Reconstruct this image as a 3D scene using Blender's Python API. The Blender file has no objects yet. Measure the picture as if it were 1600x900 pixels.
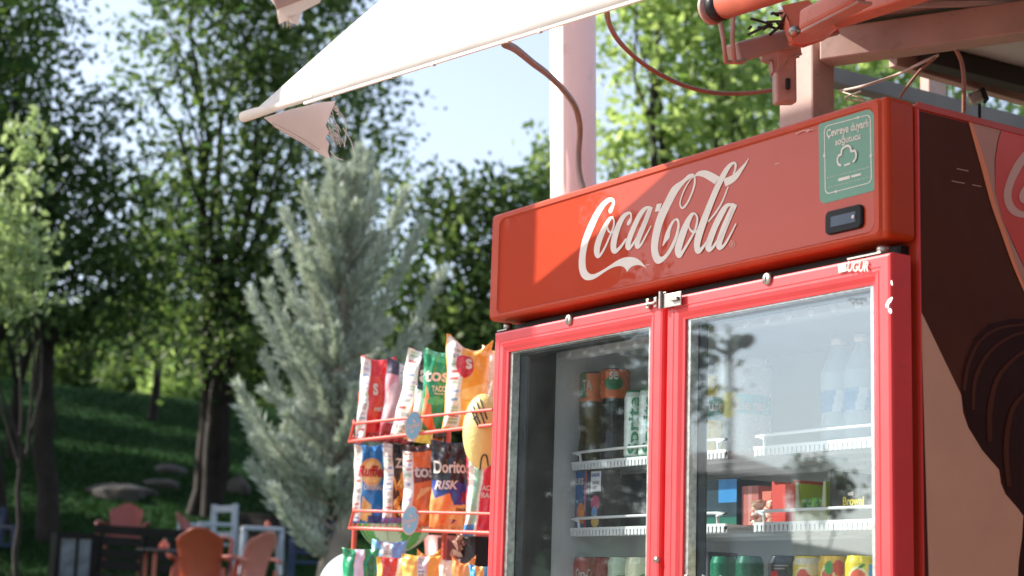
import bpy, math, random
import numpy as np
from mathutils import Vector, Matrix, geometry
random.seed(7); rng = np.random.default_rng(7)
SC = bpy.context.scene; COL = SC.collection
# ------------------------------------------------------------------ camera
F = 2685.2
CP = np.array([3.288, -2.097, 1.1185]); YAW, PIT, ROL = 0.580574, 0.180558, 0.031419
FW = np.array([-math.cos(YAW)*math.cos(PIT), math.sin(YAW)*math.cos(PIT), math.sin(PIT)])
_r = np.cross(FW, [0, 0, 1]); _r /= np.linalg.norm(_r); _u = np.cross(_r, FW)
RT = _r*math.cos(ROL)+_u*math.sin(ROL); UP = np.cross(RT, FW)
cd = bpy.data.cameras.new('camera'); cam = bpy.data.objects.new('camera', cd); COL.objects.link(cam)
cam.matrix_world = Matrix(((RT[0], UP[0], -FW[0], CP[0]), (RT[1], UP[1], -FW[1], CP[1]), (RT[2], UP[2], -FW[2], CP[2]), (0, 0, 0, 1)))
cd.sensor_width = 36; cd.lens = F/1600*36; cd.clip_end = 2000; cd.clip_start = .05
cd.dof.use_dof = True; cd.dof.focus_distance = 3.55; cd.dof.aperture_fstop = 5.0; cd.dof.aperture_blades = 0
SC.camera = cam
# ------------------------------------------------------------------ light
AZ, EL = math.radians(46), math.radians(38)
SUN = np.array([-math.sin(AZ)*math.cos(EL), -math.cos(AZ)*math.cos(EL), math.sin(EL)])
W_ = bpy.data.worlds.new('World'); SC.world = W_; W_.use_nodes = True
nt = W_.node_tree; bg = nt.nodes['Background']
sky = nt.nodes.new('ShaderNodeTexSky'); sky.sky_type = 'NISHITA'; sky.sun_disc = False
sky.sun_elevation = EL; sky.sun_rotation = math.atan2(SUN[0], SUN[1])
sky.air_density = 1.0; sky.dust_density = 1.6; sky.ozone_density = 3.0
hs = nt.nodes.new('ShaderNodeHueSaturation'); hs.inputs['Saturation'].default_value = .62; hs.inputs['Value'].default_value = .74; nt.links.new(sky.outputs[0], hs.inputs['Color']); nt.links.new(hs.outputs[0], bg.inputs[0]); bg.inputs[1].default_value = .15
sl = bpy.data.lights.new('sun', 'SUN'); sl.energy = 3.9; sl.angle = math.radians(.55); sl.color = (1, .95, .87)
so = bpy.data.objects.new('sun', sl); COL.objects.link(so)
so.rotation_euler = Vector(SUN).to_track_quat('Z', 'Y').to_euler()
SC.view_settings.view_transform = 'Standard'; SC.view_settings.look = 'None'
SC.view_settings.exposure = 1.35; SC.view_settings.gamma = 1
SC.render.engine = 'CYCLES'
SC.cycles.max_bounces = 10; SC.cycles.transparent_max_bounces = 24; SC.cycles.glossy_bounces = 5; SC.cycles.transmission_bounces = 6
# ------------------------------------------------------------------ pixel <-> place helpers
def ray(px, py): return FW+RT*(px-800)/F-UP*(py-450)/F
def at(px, py, d): return CP+ray(px, py)*d
def onp(px, py, ax, v):
    D = ray(px, py); return CP+D*(v-CP[ax])/D[ax]
def mir(P): return np.array([P[0], .02-P[1], P[2]])
def V(*a): return np.array(a, float)
def lin(c):
    return tuple(((x/255)/12.92 if x/255 < .04045 else ((x/255+.055)/1.055)**2.4) for x in c)
# ------------------------------------------------------------------ object helpers
def tag(o, label=None, cat=None, group=None, kind=None):
    if label: o['label'] = label
    if cat: o['category'] = cat
    if group: o['group'] = group
    if kind: o['kind'] = kind
    return o
def empty(name, loc, label, cat, group=None, rz=0):
    o = bpy.data.objects.new(name, None); COL.objects.link(o); o.location = tuple(loc); o.rotation_euler = (0, 0, rz)
    o.empty_display_size = .05
    return tag(o, label, cat, group)
def link(name, me, mats, parent=None, local=False):
    """world-space mesh data; when parented (unless local) the parent's offset is undone"""
    for m in (mats if isinstance(mats, (list, tuple)) else [mats]): me.materials.append(m)
    o = bpy.data.objects.new(name, me); COL.objects.link(o)
    if parent is not None:
        o.parent = parent
        if not local:
            M = Matrix.Identity(4); q = parent
            while q is not None:
                M = (Matrix.Translation(q.location) @ q.rotation_euler.to_matrix().to_4x4() if q.type == 'EMPTY' else q.matrix_basis) @ M; q = q.parent
            o.matrix_basis = M.inverted()
    return o
class MB:
    def __init__(s): s.v = []; s.f = []; s.m = []; s.sm = []
    def add(s, vs, fs, mi=0, smooth=False):
        n = len(s.v); s.v += [tuple(map(float, p)) for p in vs]; s.f += [tuple(i+n for i in f) for f in fs]
        s.m += [mi]*len(fs); s.sm += [smooth]*len(fs); return s
    def box(s, a, b, mi=0):
        (x0, y0, z0), (x1, y1, z1) = a, b
        return s.add([(x0,y0,z0),(x1,y0,z0),(x1,y1,z0),(x0,y1,z0),(x0,y0,z1),(x1,y0,z1),(x1,y1,z1),(x0,y1,z1)],
                     [(0,3,2,1),(4,5,6,7),(0,1,5,4),(1,2,6,5),(2,3,7,6),(3,0,4,7)], mi)
    def obox(s, P, Q, w, h, upv=(0, 0, 1), mi=0):
        """bar from P to Q, width w sideways, height h along up, centred"""
        P, Q = np.array(P, float), np.array(Q, float); d = Q-P; d /= np.linalg.norm(d)
        sd = np.cross(d, upv); sd /= np.linalg.norm(sd); up = np.cross(sd, d)
        vs = [E+sd*a*w/2+up*b*h/2 for E in (P, Q) for a, b in ((-1,-1),(1,-1),(1,1),(-1,1))]
        return s.add(vs, [(3,2,1,0),(4,5,6,7),(0,1,5,4),(1,2,6,5),(2,3,7,6),(3,0,4,7)], mi)
    def tube(s, pts, r, n=10, mi=0, closed=False):
        pts = [np.array(p, float) for p in pts]; N = len(pts); rr = r if hasattr(r, '__len__') else [r]*N
        vs = []; prev = None
        for i, p in enumerate(pts):
            a = pts[(i-1) % N] if (i or closed) else pts[0]; b = pts[(i+1) % N] if (i < N-1 or closed) else pts[-1]
            t = b-a; t /= (np.linalg.norm(t)+1e-12)
            if prev is None: prev = np.cross(t, [.3, .2, 1] if abs(t[2]) < .9 else [1, .1, 0])
            e = prev-t*(prev@t); e /= np.linalg.norm(e); prev = e; g = np.cross(t, e)
            for k in range(n):
                th = 2*math.pi*k/n; vs.append(p+(e*math.cos(th)+g*math.sin(th))*rr[i])
        fs = [(i*n+k, i*n+(k+1) % n, ((i+1) % N)*n+(k+1) % n, ((i+1) % N)*n+k) for i in range(N if closed else N-1) for k in range(n)]
        s.add(vs, fs, mi, True)
        if not closed: s.add(vs[:n], [tuple(reversed(range(n)))], mi); s.add(vs[-n:], [tuple(range(n))], mi)
        return s
    def lathe(s, c, prof, n=32, mi=0, ax=(0, 0, 1)):
        """prof: (radius, height) list; closed ends if r=0"""
        ax = np.array(ax, float); ax /= np.linalg.norm(ax); e = np.cross(ax, [0, 1, .01] if abs(ax[2]) > .5 else [0, 0, 1]); e /= np.linalg.norm(e); g = np.cross(ax, e)
        vs = [np.array(c)+ax*h+(e*math.cos(2*math.pi*k/n)+g*math.sin(2*math.pi*k/n))*max(r, 1e-5) for r, h in prof for k in range(n)]
        return s.add(vs, [(i*n+k, i*n+(k+1) % n, (i+1)*n+(k+1) % n, (i+1)*n+k) for i in range(len(prof)-1) for k in range(n)], mi, True)
    def mesh(s, name='m'):
        me = bpy.data.meshes.new(name); me.from_pydata(s.v, [], s.f); me.update()
        me.polygons.foreach_set('material_index', s.m); me.polygons.foreach_set('use_smooth', s.sm); return me
    def build(s, name, mats, parent=None, bevel=0, seg=2, local=False):
        o = link(name, s.mesh(name), mats, parent, local)
        if bevel:
            b = o.modifiers.new('bev', 'BEVEL'); b.width = bevel; b.segments = seg; b.limit_method = 'ANGLE'; b.angle_limit = math.radians(40)
            b.harden_normals = False
        return o
def smoothpts(P, k=6, closed=False):
    P = [np.array(p, float) for p in P]; N = len(P); out = []
    for i in range(N if closed else N-1):
        a, b, c, d = (P[(i-1) % N] if (i or closed) else P[0]), P[i], P[(i+1) % N], (P[(i+2) % N] if (i+2 < N or closed) else P[-1])
        for j in range(k):
            t = j/k; out.append(.5*((2*b)+(c-a)*t+(2*a-5*b+4*c-d)*t*t+(3*b-a-3*c+d)*t**3))
    if not closed: out.append(P[-1])
    return out
# ------------------------------------------------------------------ materials
def mat(name, col, rough=.5, metal=0, coat=0, var=.12, vscale=6, bump=0, bscale=40, coords='Object', spec=.5, attr=False, trans=0, dirt=0, coatr=.05):
    m = bpy.data.materials.new(name); m.use_nodes = True; n = m.node_tree.nodes; L = m.node_tree.links; b = n['Principled BSDF']
    tc = n.new('ShaderNodeTexCoord'); no = n.new('ShaderNodeTexNoise'); no.inputs['Scale'].default_value = vscale; no.inputs['Detail'].default_value = 6
    L.new(tc.outputs[coords], no.inputs['Vector'])
    rmp = n.new('ShaderNodeMapRange'); rmp.inputs[1].default_value = .3; rmp.inputs[2].default_value = .7; rmp.inputs[3].default_value = 1-var; rmp.inputs[4].default_value = 1+var
    L.new(no.outputs[0], rmp.inputs[0])
    mx = n.new('ShaderNodeVectorMath'); mx.operation = 'SCALE'; L.new(rmp.outputs[0], mx.inputs['Scale'])
    if attr:
        a = n.new('ShaderNodeAttribute'); a.attribute_name = 'Col'; L.new(a.outputs['Color'], mx.inputs[0])
    else: mx.inputs[0].default_value = col[:3]
    last = mx.outputs[0]
    if dirt:
        n2 = n.new('ShaderNodeTexNoise'); n2.inputs['Scale'].default_value = vscale*3.7; n2.inputs['Detail'].default_value = 9; n2.inputs['Roughness'].default_value = .7
        L.new(tc.outputs[coords], n2.inputs['Vector'])
        r2 = n.new('ShaderNodeMapRange'); r2.inputs[1].default_value = .58; r2.inputs[2].default_value = .72; r2.inputs[3].default_value = 0; r2.inputs[4].default_value = dirt
        L.new(n2.outputs[0], r2.inputs[0]); m3 = n.new('ShaderNodeMix'); m3.data_type = 'RGBA'; L.new(r2.outputs[0], m3.inputs[0]); L.new(last, m3.inputs[6]); m3.inputs[7].default_value = (.12, .08, .06, 1); last = m3.outputs[2]
    L.new(last, b.inputs['Base Color'])
    rr = n.new('ShaderNodeMapRange'); rr.inputs[1].default_value = .3; rr.inputs[2].default_value = .7; rr.inputs[3].default_value = max(.02, rough-.07); rr.inputs[4].default_value = min(1, rough+.09)
    n5 = n.new('ShaderNodeTexNoise'); n5.inputs['Scale'].default_value = vscale*1.7; n5.inputs['Detail'].default_value = 10; n5.inputs['Roughness'].default_value = .75; L.new(tc.outputs[coords], n5.inputs['Vector']); L.new(n5.outputs[0], rr.inputs[0]); L.new(rr.outputs[0], b.inputs['Roughness'])
    b.inputs['Metallic'].default_value = metal; b.inputs['Coat Weight'].default_value = coat; b.inputs['Coat Roughness'].default_value = coatr
    b.inputs['Specular IOR Level'].default_value = spec
    if bump:
        n3 = n.new('ShaderNodeTexNoise'); n3.inputs['Scale'].default_value = bscale; n3.inputs['Detail'].default_value = 3; L.new(tc.outputs[coords], n3.inputs['Vector'])
        bp = n.new('ShaderNodeBump'); bp.inputs['Strength'].default_value = bump; bp.inputs['Distance'].default_value = .01; L.new(n3.outputs[0], bp.inputs['Height'])
        L.new(bp.outputs[0], b.inputs['Normal'])
        if coat: L.new(bp.outputs[0], b.inputs['Coat Normal'])
    if trans:
        out = n['Material Output']; t = n.new('ShaderNodeBsdfTranslucent'); L.new(last, t.inputs[0]); ms = n.new('ShaderNodeMixShader'); ms.inputs[0].default_value = trans
        L.new(b.outputs[0], ms.inputs[1]); L.new(t.outputs[0], ms.inputs[2]); L.new(ms.outputs[0], out.inputs[0])
    return m
def leafmat(name, c1, c2, trans=.45, rough=.55):
    m = bpy.data.materials.new(name); m.use_nodes = True; n = m.node_tree.nodes; L = m.node_tree.links; b = n['Principled BSDF']; out = n['Material Output']
    g = n.new('ShaderNodeNewGeometry'); mx = n.new('ShaderNodeMix'); mx.data_type = 'RGBA'; mx.inputs[6].default_value = (*c1, 1); mx.inputs[7].default_value = (*c2, 1)
    L.new(g.outputs['Random Per Island'], mx.inputs[0]); L.new(mx.outputs[2], b.inputs['Base Color']); b.inputs['Roughness'].default_value = rough; b.inputs['Specular IOR Level'].default_value = .3
    t = n.new('ShaderNodeBsdfTranslucent'); sc = n.new('ShaderNodeMix'); sc.data_type = 'RGBA'; sc.blend_type = 'MULTIPLY'; sc.inputs[0].default_value = 1; L.new(mx.outputs[2], sc.inputs[6]); sc.inputs[7].default_value = (1.2, 1.3, .85, 1)
    L.new(sc.outputs[2], t.inputs[0]); ms = n.new('ShaderNodeMixShader'); ms.inputs[0].default_value = trans; L.new(b.outputs[0], ms.inputs[1]); L.new(t.outputs[0], ms.inputs[2]); L.new(ms.outputs[0], out.inputs[0])
    return m
def glassmat(name, k=2.2, tint=(.93, .96, .96), dirt=.05):
    m = bpy.data.materials.new(name); m.use_nodes = True; n = m.node_tree.nodes; L = m.node_tree.links; out = n['Material Output']; n.remove(n['Principled BSDF'])
    fr = n.new('ShaderNodeLayerWeight'); fr.inputs[0].default_value = .5; pw = n.new('ShaderNodeMath'); pw.operation = 'POWER'; pw.inputs[1].default_value = 5; L.new(fr.outputs['Facing'], pw.inputs[0])
    ma = n.new('ShaderNodeMath'); ma.operation = 'MULTIPLY_ADD'; ma.inputs[1].default_value = .96; ma.inputs[2].default_value = .04; L.new(pw.outputs[0], ma.inputs[0])
    mu = n.new('ShaderNodeMath'); mu.operation = 'MULTIPLY'; mu.use_clamp = True; mu.inputs[1].default_value = k; L.new(ma.outputs[0], mu.inputs[0])
    tr = n.new('ShaderNodeBsdfTransparent'); tr.inputs[0].default_value = (*tint, 1); gl = n.new('ShaderNodeBsdfGlossy'); gl.inputs['Roughness'].default_value = .01; gl.inputs[0].default_value = (.80, .91, 1, 1)
    ms = n.new('ShaderNodeMixShader'); L.new(mu.outputs[0], ms.inputs[0]); L.new(tr.outputs[0], ms.inputs[1]); L.new(gl.outputs[0], ms.inputs[2])
    tc = n.new('ShaderNodeTexCoord'); no = n.new('ShaderNodeTexNoise'); no.inputs['Scale'].default_value = 5; no.inputs['Detail'].default_value = 8; L.new(tc.outputs['Object'], no.inputs['Vector'])
    mp = n.new('ShaderNodeMapRange'); mp.inputs[1].default_value = .4; mp.inputs[2].default_value = .75; mp.inputs[3].default_value = dirt*.3; mp.inputs[4].default_value = dirt*1.6; L.new(no.outputs[0], mp.inputs[0])
    df = n.new('ShaderNodeBsdfDiffuse'); df.inputs[0].default_value = (.6, .62, .62, 1); m2 = n.new('ShaderNodeMixShader'); L.new(mp.outputs[0], m2.inputs[0]); L.new(ms.outputs[0], m2.inputs[1]); L.new(df.outputs[0], m2.inputs[2])
    L.new(m2.outputs[0], out.inputs[0]); return m
RED = (.42, .034, .002)
M = dict(
 red=mat('red_plastic', RED, .46, coat=.05, spec=.3, var=.08, vscale=9, bump=.02, bscale=60, dirt=.12),
 redpanel=mat('red_gloss_panel', (.40, .030, .0015), .5, coat=.5, coatr=.02, var=.03, vscale=3, bump=.0, spec=.1),
 reddoor=mat('red_door_enamel', (.66, .045, .05), .38, coat=.15, var=.08, vscale=7, dirt=.2, bump=.01, bscale=30),
 redtrim=mat('red_trim', (.45, .032, .008), .45, var=.06),
 white=mat('white_paint', (.8, .8, .78), .45, var=.04),
 logo=mat('white_vinyl', (.68, .60, .54), .5, spec=.2, var=.04, vscale=20),
 liner=mat('cooler_liner', (.56, .58, .59), .5, var=.05),
 black=mat('black_plastic', (.012, .012, .014), .4, spec=.3, var=.2),
 dark=mat('dark_gap', (.02, .012, .01), .7, var=.2),
 chrome=mat('chrome', (.40, .37, .33), .38, metal=1, var=.1, vscale=50),
 alu=mat('perforated_aluminium', (.55, .54, .5), .35, metal=.8, var=.3, vscale=90),
 wire=mat('white_coated_wire', (.82, .83, .82), .4, var=.03),
 teal=mat('green_sticker', lin((42, 112, 78)), .5, spec=.15, coat=.8, coatr=.02, var=.05, vscale=12),
 lcd=mat('lcd', (.03, .05, .09), .45, var=.1),
 film=mat('printed_film', (1, 1, 1), .28, coat=.5, coatr=.12, var=.06, vscale=30, bump=.5, bscale=24, attr=True),
 print=mat('printed_card', (1, 1, 1), .45, var=.05, vscale=30, attr=True),
 tin=mat('printed_tin', (1, 1, 1), .25, metal=.15, var=.04, vscale=30, attr=True),
 ink=mat('dark_ink', (.02, .02, .025), .5),
 brownp=mat('brown_print', (.075, .020, .010), .7, spec=.15, var=.12, vscale=5, dirt=.1, bump=.03, bscale=200),
 tanp=mat('tan_print', (.60, .34, .24), .7, spec=.2, var=.06, vscale=7, dirt=.05, bump=.03, bscale=200),
 ribp=mat('ribbon_print', (.45, .20, .14), .5, var=.08, vscale=7),
 glowp=mat('orange_print', (.85, .24, .09), .5, var=.1),
 redp=mat('red_print', (.62, .035, .008), .4, var=.08),
 logop=mat('pale_print', (.62, .34, .27), .5, var=.05),
 ribd=mat('bottle_print', (.03, .007, .005), .7, spec=.15, var=.1),
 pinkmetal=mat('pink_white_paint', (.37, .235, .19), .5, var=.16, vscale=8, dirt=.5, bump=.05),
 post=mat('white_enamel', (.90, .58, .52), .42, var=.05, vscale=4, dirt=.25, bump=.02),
 orange=mat('faded_orange_paint', (.50, .15, .09), .5, var=.12, vscale=6, dirt=.4, bump=.05),
 greybar=mat('grey_paint', (.14, .13, .12), .7, var=.15, dirt=.3),
 sheet=mat('roof_sheet', (.40, .38, .35), .6, metal=.1, var=.15, vscale=3, dirt=.3),
 cable=mat('brown_cable', (.24, .11, .07), .5, var=.15, vscale=20),
 wirecol=mat('pale_wire', (.5, .4, .34), .5),
 rack=mat('red_rack_wire', (.62, .09, .06), .4, var=.12, vscale=15),
 bark=mat('bark', (.026, .019, .015), .9, var=.4, vscale=6, bump=.6, bscale=20),
 greybark=mat('grey_bark', (.30, .24, .19), .9, var=.35, vscale=6, bump=.6, bscale=20),
 stone=mat('stone', (.07, .06, .052), .9, var=.3, vscale=2, bump=.7, bscale=4),
 salmon=mat('sunlit_chair_plastic', (.74, .27, .21), .38, var=.06, trans=.12),  # lighter copy of the orange chair plastic, sunlight put into its colour
 chair=mat('orange_chair_plastic', (.50, .10, .05), .38, var=.05, coat=.1, trans=.12),
 chairred=mat('dark_red_chair_plastic', (.30, .07, .055), .42, var=.06),
 blackwood=mat('dark_stained_wood', (.012, .010, .009), .7, spec=.2, var=.4, vscale=4, bump=.2),
 whitewood=mat('white_plastic', (.42, .46, .52), .45, var=.05),
 bluewood=mat('blue_paint', (.012, .032, .08), .5, var=.1),
 house=mat('house_wall', (.40, .34, .31), .8, var=.1, vscale=1),
 roof=mat('roof_tile', (.20, .11, .09), .8, var=.2, vscale=2, bump=.4, bscale=6),
 window=mat('window_glass', (.03, .04, .05), .08),
 iron=mat('dark_iron', (.03, .035, .04), .5),
)
def awnmat():
    m = mat('white_canvas', (.84, .80, .76), .8, var=.05, vscale=8, bump=.12, bscale=14, trans=.45); return m
M['canvas'] = awnmat()
M['canvas_old'] = mat('old_canvas', (.86, .76, .68), .85, var=.08, vscale=6, bump=.15, bscale=25, trans=.3)
# swirl on the left end of the header panel: the bent sheet warps its reflections
def warp_panel():
    m = M['redpanel']; n = m.node_tree.nodes; L = m.node_tree.links; b = n['Principled BSDF']; tc = n.new('ShaderNodeTexCoord'); sp = n.new('ShaderNodeSeparateXYZ'); L.new(tc.outputs['Object'], sp.inputs[0])
    no = n.new('ShaderNodeTexNoise'); no.inputs['Scale'].default_value = 6; no.inputs['Detail'].default_value = 1; no.inputs['Distortion'].default_value = 1.2; L.new(tc.outputs['Object'], no.inputs['Vector'])
    mr = n.new('ShaderNodeMapRange'); mr.inputs[1].default_value = -.62+.0; mr.inputs[2].default_value = -.1; mr.inputs[3].default_value = 1; mr.inputs[4].default_value = .02; L.new(sp.outputs[0], mr.inputs[0])
    bp = n.new('ShaderNodeBump'); bp.inputs['Distance'].default_value = .07; L.new(no.outputs[0], bp.inputs['Height']); L.new(mr.outputs[0], bp.inputs['Strength'])
    L.new(bp.outputs[0], b.inputs['Coat Normal'])
warp_panel()
GL = glassmat('cooler_glass', 2.2, dirt=.012)
# ------------------------------------------------------------------ ground
def sm(a, b, x):
    t = np.clip((x-a)/(b-a), 0, 1); return t*t*(3-2*t)
def hgt(x, y):
    d = (x-CP[0])*-math.cos(YAW)+(y-CP[1])*math.sin(YAW); l = (x-CP[0])*math.sin(YAW)+(y-CP[1])*math.cos(YAW)
    b = np.interp(d, [-500, 6.5, 15, 21, 30, 42, 48, 60, 500], [0, 0, .85, 1.4, 3.3, 5.95, 6.0, 5.3, 5.3])
    return b-np.clip(.1*(l+10.5), -1.5, 3)*sm(16, 40, d)+.12*np.sin(x*.35+1)*np.cos(y*.4)*sm(8, 20, d)
def terrain():
    ds = np.concatenate([np.arange(-600, -30, 60), np.arange(-30, 6, 3), np.arange(6, 70, .8), np.arange(70, 800, 60)])
    ls = np.concatenate([np.arange(-700, -40, 60), np.arange(-40, 30, 1.0), np.arange(30, 760, 60)])
    D, Lm = np.meshgrid(ds, ls, indexing='ij'); X = CP[0]-D*math.cos(YAW)+Lm*math.sin(YAW); Y = CP[1]+D*math.sin(YAW)+Lm*math.cos(YAW); Z = hgt(X, Y)
    vs = np.stack([X, Y, Z], -1).reshape(-1, 3); nl = len(ls)
    fs = [(i*nl+j, i*nl+j+1, (i+1)*nl+j+1, (i+1)*nl+j) for i in range(len(ds)-1) for j in range(nl-1)]
    me = bpy.data.meshes.new('lawn'); me.from_pydata(vs.tolist(), [], fs); me.update(); me.polygons.foreach_set('use_smooth', [True]*len(fs))
    m = mat('lawn_grass', (.011, .036, .009), 1.0, spec=.03, var=.45, vscale=1.3, bump=.8, bscale=5, dirt=.0)
    tag(link('lawn', me, m), kind='structure')
terrain()
def grass():
    # short blades on the visible bank, one tuft cloud
    n = 42000; d = rng.uniform(17, 47, n); px = rng.uniform(-120, 640, n); l = (px-800)/F*d
    X = CP[0]-d*math.cos(YAW)+l*math.sin(YAW); Y = CP[1]+d*math.sin(YAW)+l*math.cos(YAW); Z = hgt(X, Y)
    a = rng.uniform(0, 6.28, n); h = rng.uniform(.03, .08, n); w = .022; c = np.stack([X, Y, Z], -1)
    e = np.stack([np.cos(a), np.sin(a), 0*a], -1)*w; top = c+np.stack([rng.normal(0, .03, n), rng.normal(0, .03, n), h], -1)
    vs = np.stack([c-e, c+e, top], 1).reshape(-1, 3); me = bpy.data.meshes.new('grass'); me.from_pydata(vs.tolist(), [], [(3*i, 3*i+1, 3*i+2) for i in range(n)]); me.update()
    o = link('grass', me, leafmat('grass_blade', (.010, .032, .008), (.024, .056, .013), .2, 1.0)); tag(o, 'short mown grass covering the sloping bank', 'grass', kind='stuff')
grass()
pv = MB(); pv.box((-9, -14, -.05), (9, 3.2, .03)); tag(pv.build('pavement', mat('concrete_paving', (.33, .28, .24), .85, var=.15, vscale=1.5, bump=.3, bscale=20)), kind='structure')
# ------------------------------------------------------------------ foliage
def quads(C, Nn, size, asp=1.0, rotax=None):
    """leaf rhombs at C (n,3) with normals Nn; returns verts"""
    n = len(C); t = rng.normal(size=(n, 3)) if rotax is None else rotax; t -= Nn*(t*Nn).sum(1)[:, None]; t /= np.linalg.norm(t, axis=1)[:, None]+1e-9; s = np.cross(Nn, t)
    size = np.asarray(size).reshape(-1, 1)
    return np.stack([C-t*size, C+s*size*.42*asp-t*size*.1, C+t*size, C-s*size*.42*asp-t*size*.1], 1).reshape(-1, 3)
def quadmesh(name, vs):
    n = len(vs)//4; me = bpy.data.meshes.new(name); me.vertices.add(len(vs)); me.vertices.foreach_set('co', vs.astype(np.float32).ravel()); me.loops.add(n*4); me.loops.foreach_set('vertex_index', np.arange(n*4, dtype=np.int32))
    me.polygons.add(n); me.polygons.foreach_set('loop_start', np.arange(0, n*4, 4, dtype=np.int32)); me.update(calc_edges=True); return me
def lobe(px, py, d, rx, ry, rd=None, mirror=False):
    c = at(px, py, d); c = mir(c) if mirror else c; k = d/F
    return (c, V(rx*k, (rd if rd else rx)*k, ry*k))
def crown(name, lobes, dens, leaf, m, parent, clump=.30, per=26, shell=.45):
    out = []; rot = np.array([[RT[0], -FW[0], 0], [RT[1], -FW[1], 0], [0, 0, 1]])
    hh = np.array([RT[0], RT[1], 0]); hh /= np.linalg.norm(hh); ff = np.array([-hh[1], hh[0], 0])
    for c, r in lobes:
        vol = r[0]*r[1]*r[2]*4.19; n = max(8, int(dens*vol**.85)); g = rng.normal(size=(n, 3)); g /= np.linalg.norm(g, axis=1)[:, None]; rad = rng.uniform(shell**3, 1.12, (n, 1))**(1/3)
        q = g*rad*r; cc = c+q[:, :1]*hh+q[:, 1:2]*ff+q[:, 2:]*V(0, 0, 1); k = rng.integers(per//2, per*3//2, n); cc = np.repeat(cc, k, 0)
        P = cc+rng.normal(size=cc.shape)*clump*np.array([1, 1, .6])
        nn = rng.normal(size=P.shape)+V(0, 0, .7); nn /= np.linalg.norm(nn, axis=1)[:, None]
        out.append(quads(P, nn, leaf*rng.uniform(.6, 1.35, len(P)), 1.25))
    return link(name, quadmesh(name, np.concatenate(out)), m, parent)
def limb(mb, P, Q, r0, r1, bend=.12, n=7):
    P, Q = np.array(P), np.array(Q); L = np.linalg.norm(Q-P); o = rng.normal(size=3)*L*bend; pts = [P+(Q-P)*t+o*math.sin(math.pi*t)*.6+rng.normal(size=3)*L*.012 for t in np.linspace(0, 1, n)]
    mb.tube(pts, list(np.linspace(r0, r1, n)), 7); return pts
def gz(P): return V(P[0], P[1], hgt(P[0], P[1])-.1)
def tree(name, base, lobes, dens, leaf, m, label, cat='tree', r0=.14, stems=1, bark='bark', fork=.35, group=None, clump=.3, per=26, mb_mirror=False, shell=.45):
    b = gz(base) if not mb_mirror else V(base[0], base[1], 0); e = empty(name, b, label, cat, group); mb = MB()
    tops = [c for c, r in lobes]; ctop = max(tops, key=lambda c: c[2]); f = b+(ctop-b)*fork; f[:2] = b[:2]+(ctop-b)[:2]*fork*.6
    for s in range(stems):
        off = V(*(rng.normal(size=2)*r0*1.6), 0) if stems > 1 else V(0, 0, 0)
        ff = f+off*1.2; limb(mb, b+off, ff, r0, r0*.72, .04); tt = tops[s::stems]
        for c in tt: 
            p = limb(mb, ff, c, r0*.5, r0*.12, .1)
            for j in (3, 5):
                limb(mb, p[j], c+rng.normal(size=3)*lobes[0][1]*.6, r0*.22, r0*.04, .1, 5)
    mb.build('trunk', M[bark], e); crown('crown', lobes, dens, leaf, m, e, clump, per, shell); return e
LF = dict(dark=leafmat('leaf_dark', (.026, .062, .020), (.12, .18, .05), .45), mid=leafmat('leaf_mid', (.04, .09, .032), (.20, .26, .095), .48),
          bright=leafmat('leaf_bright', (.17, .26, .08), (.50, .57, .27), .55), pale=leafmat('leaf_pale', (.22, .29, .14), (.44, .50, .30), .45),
          cedar=leafmat('juniper_needles', (.36, .40, .35), (.64, .67, .60), .12), vdark=leafmat('leaf_evergreen', (.012, .028, .012), (.03, .05, .018), .25))
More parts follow.
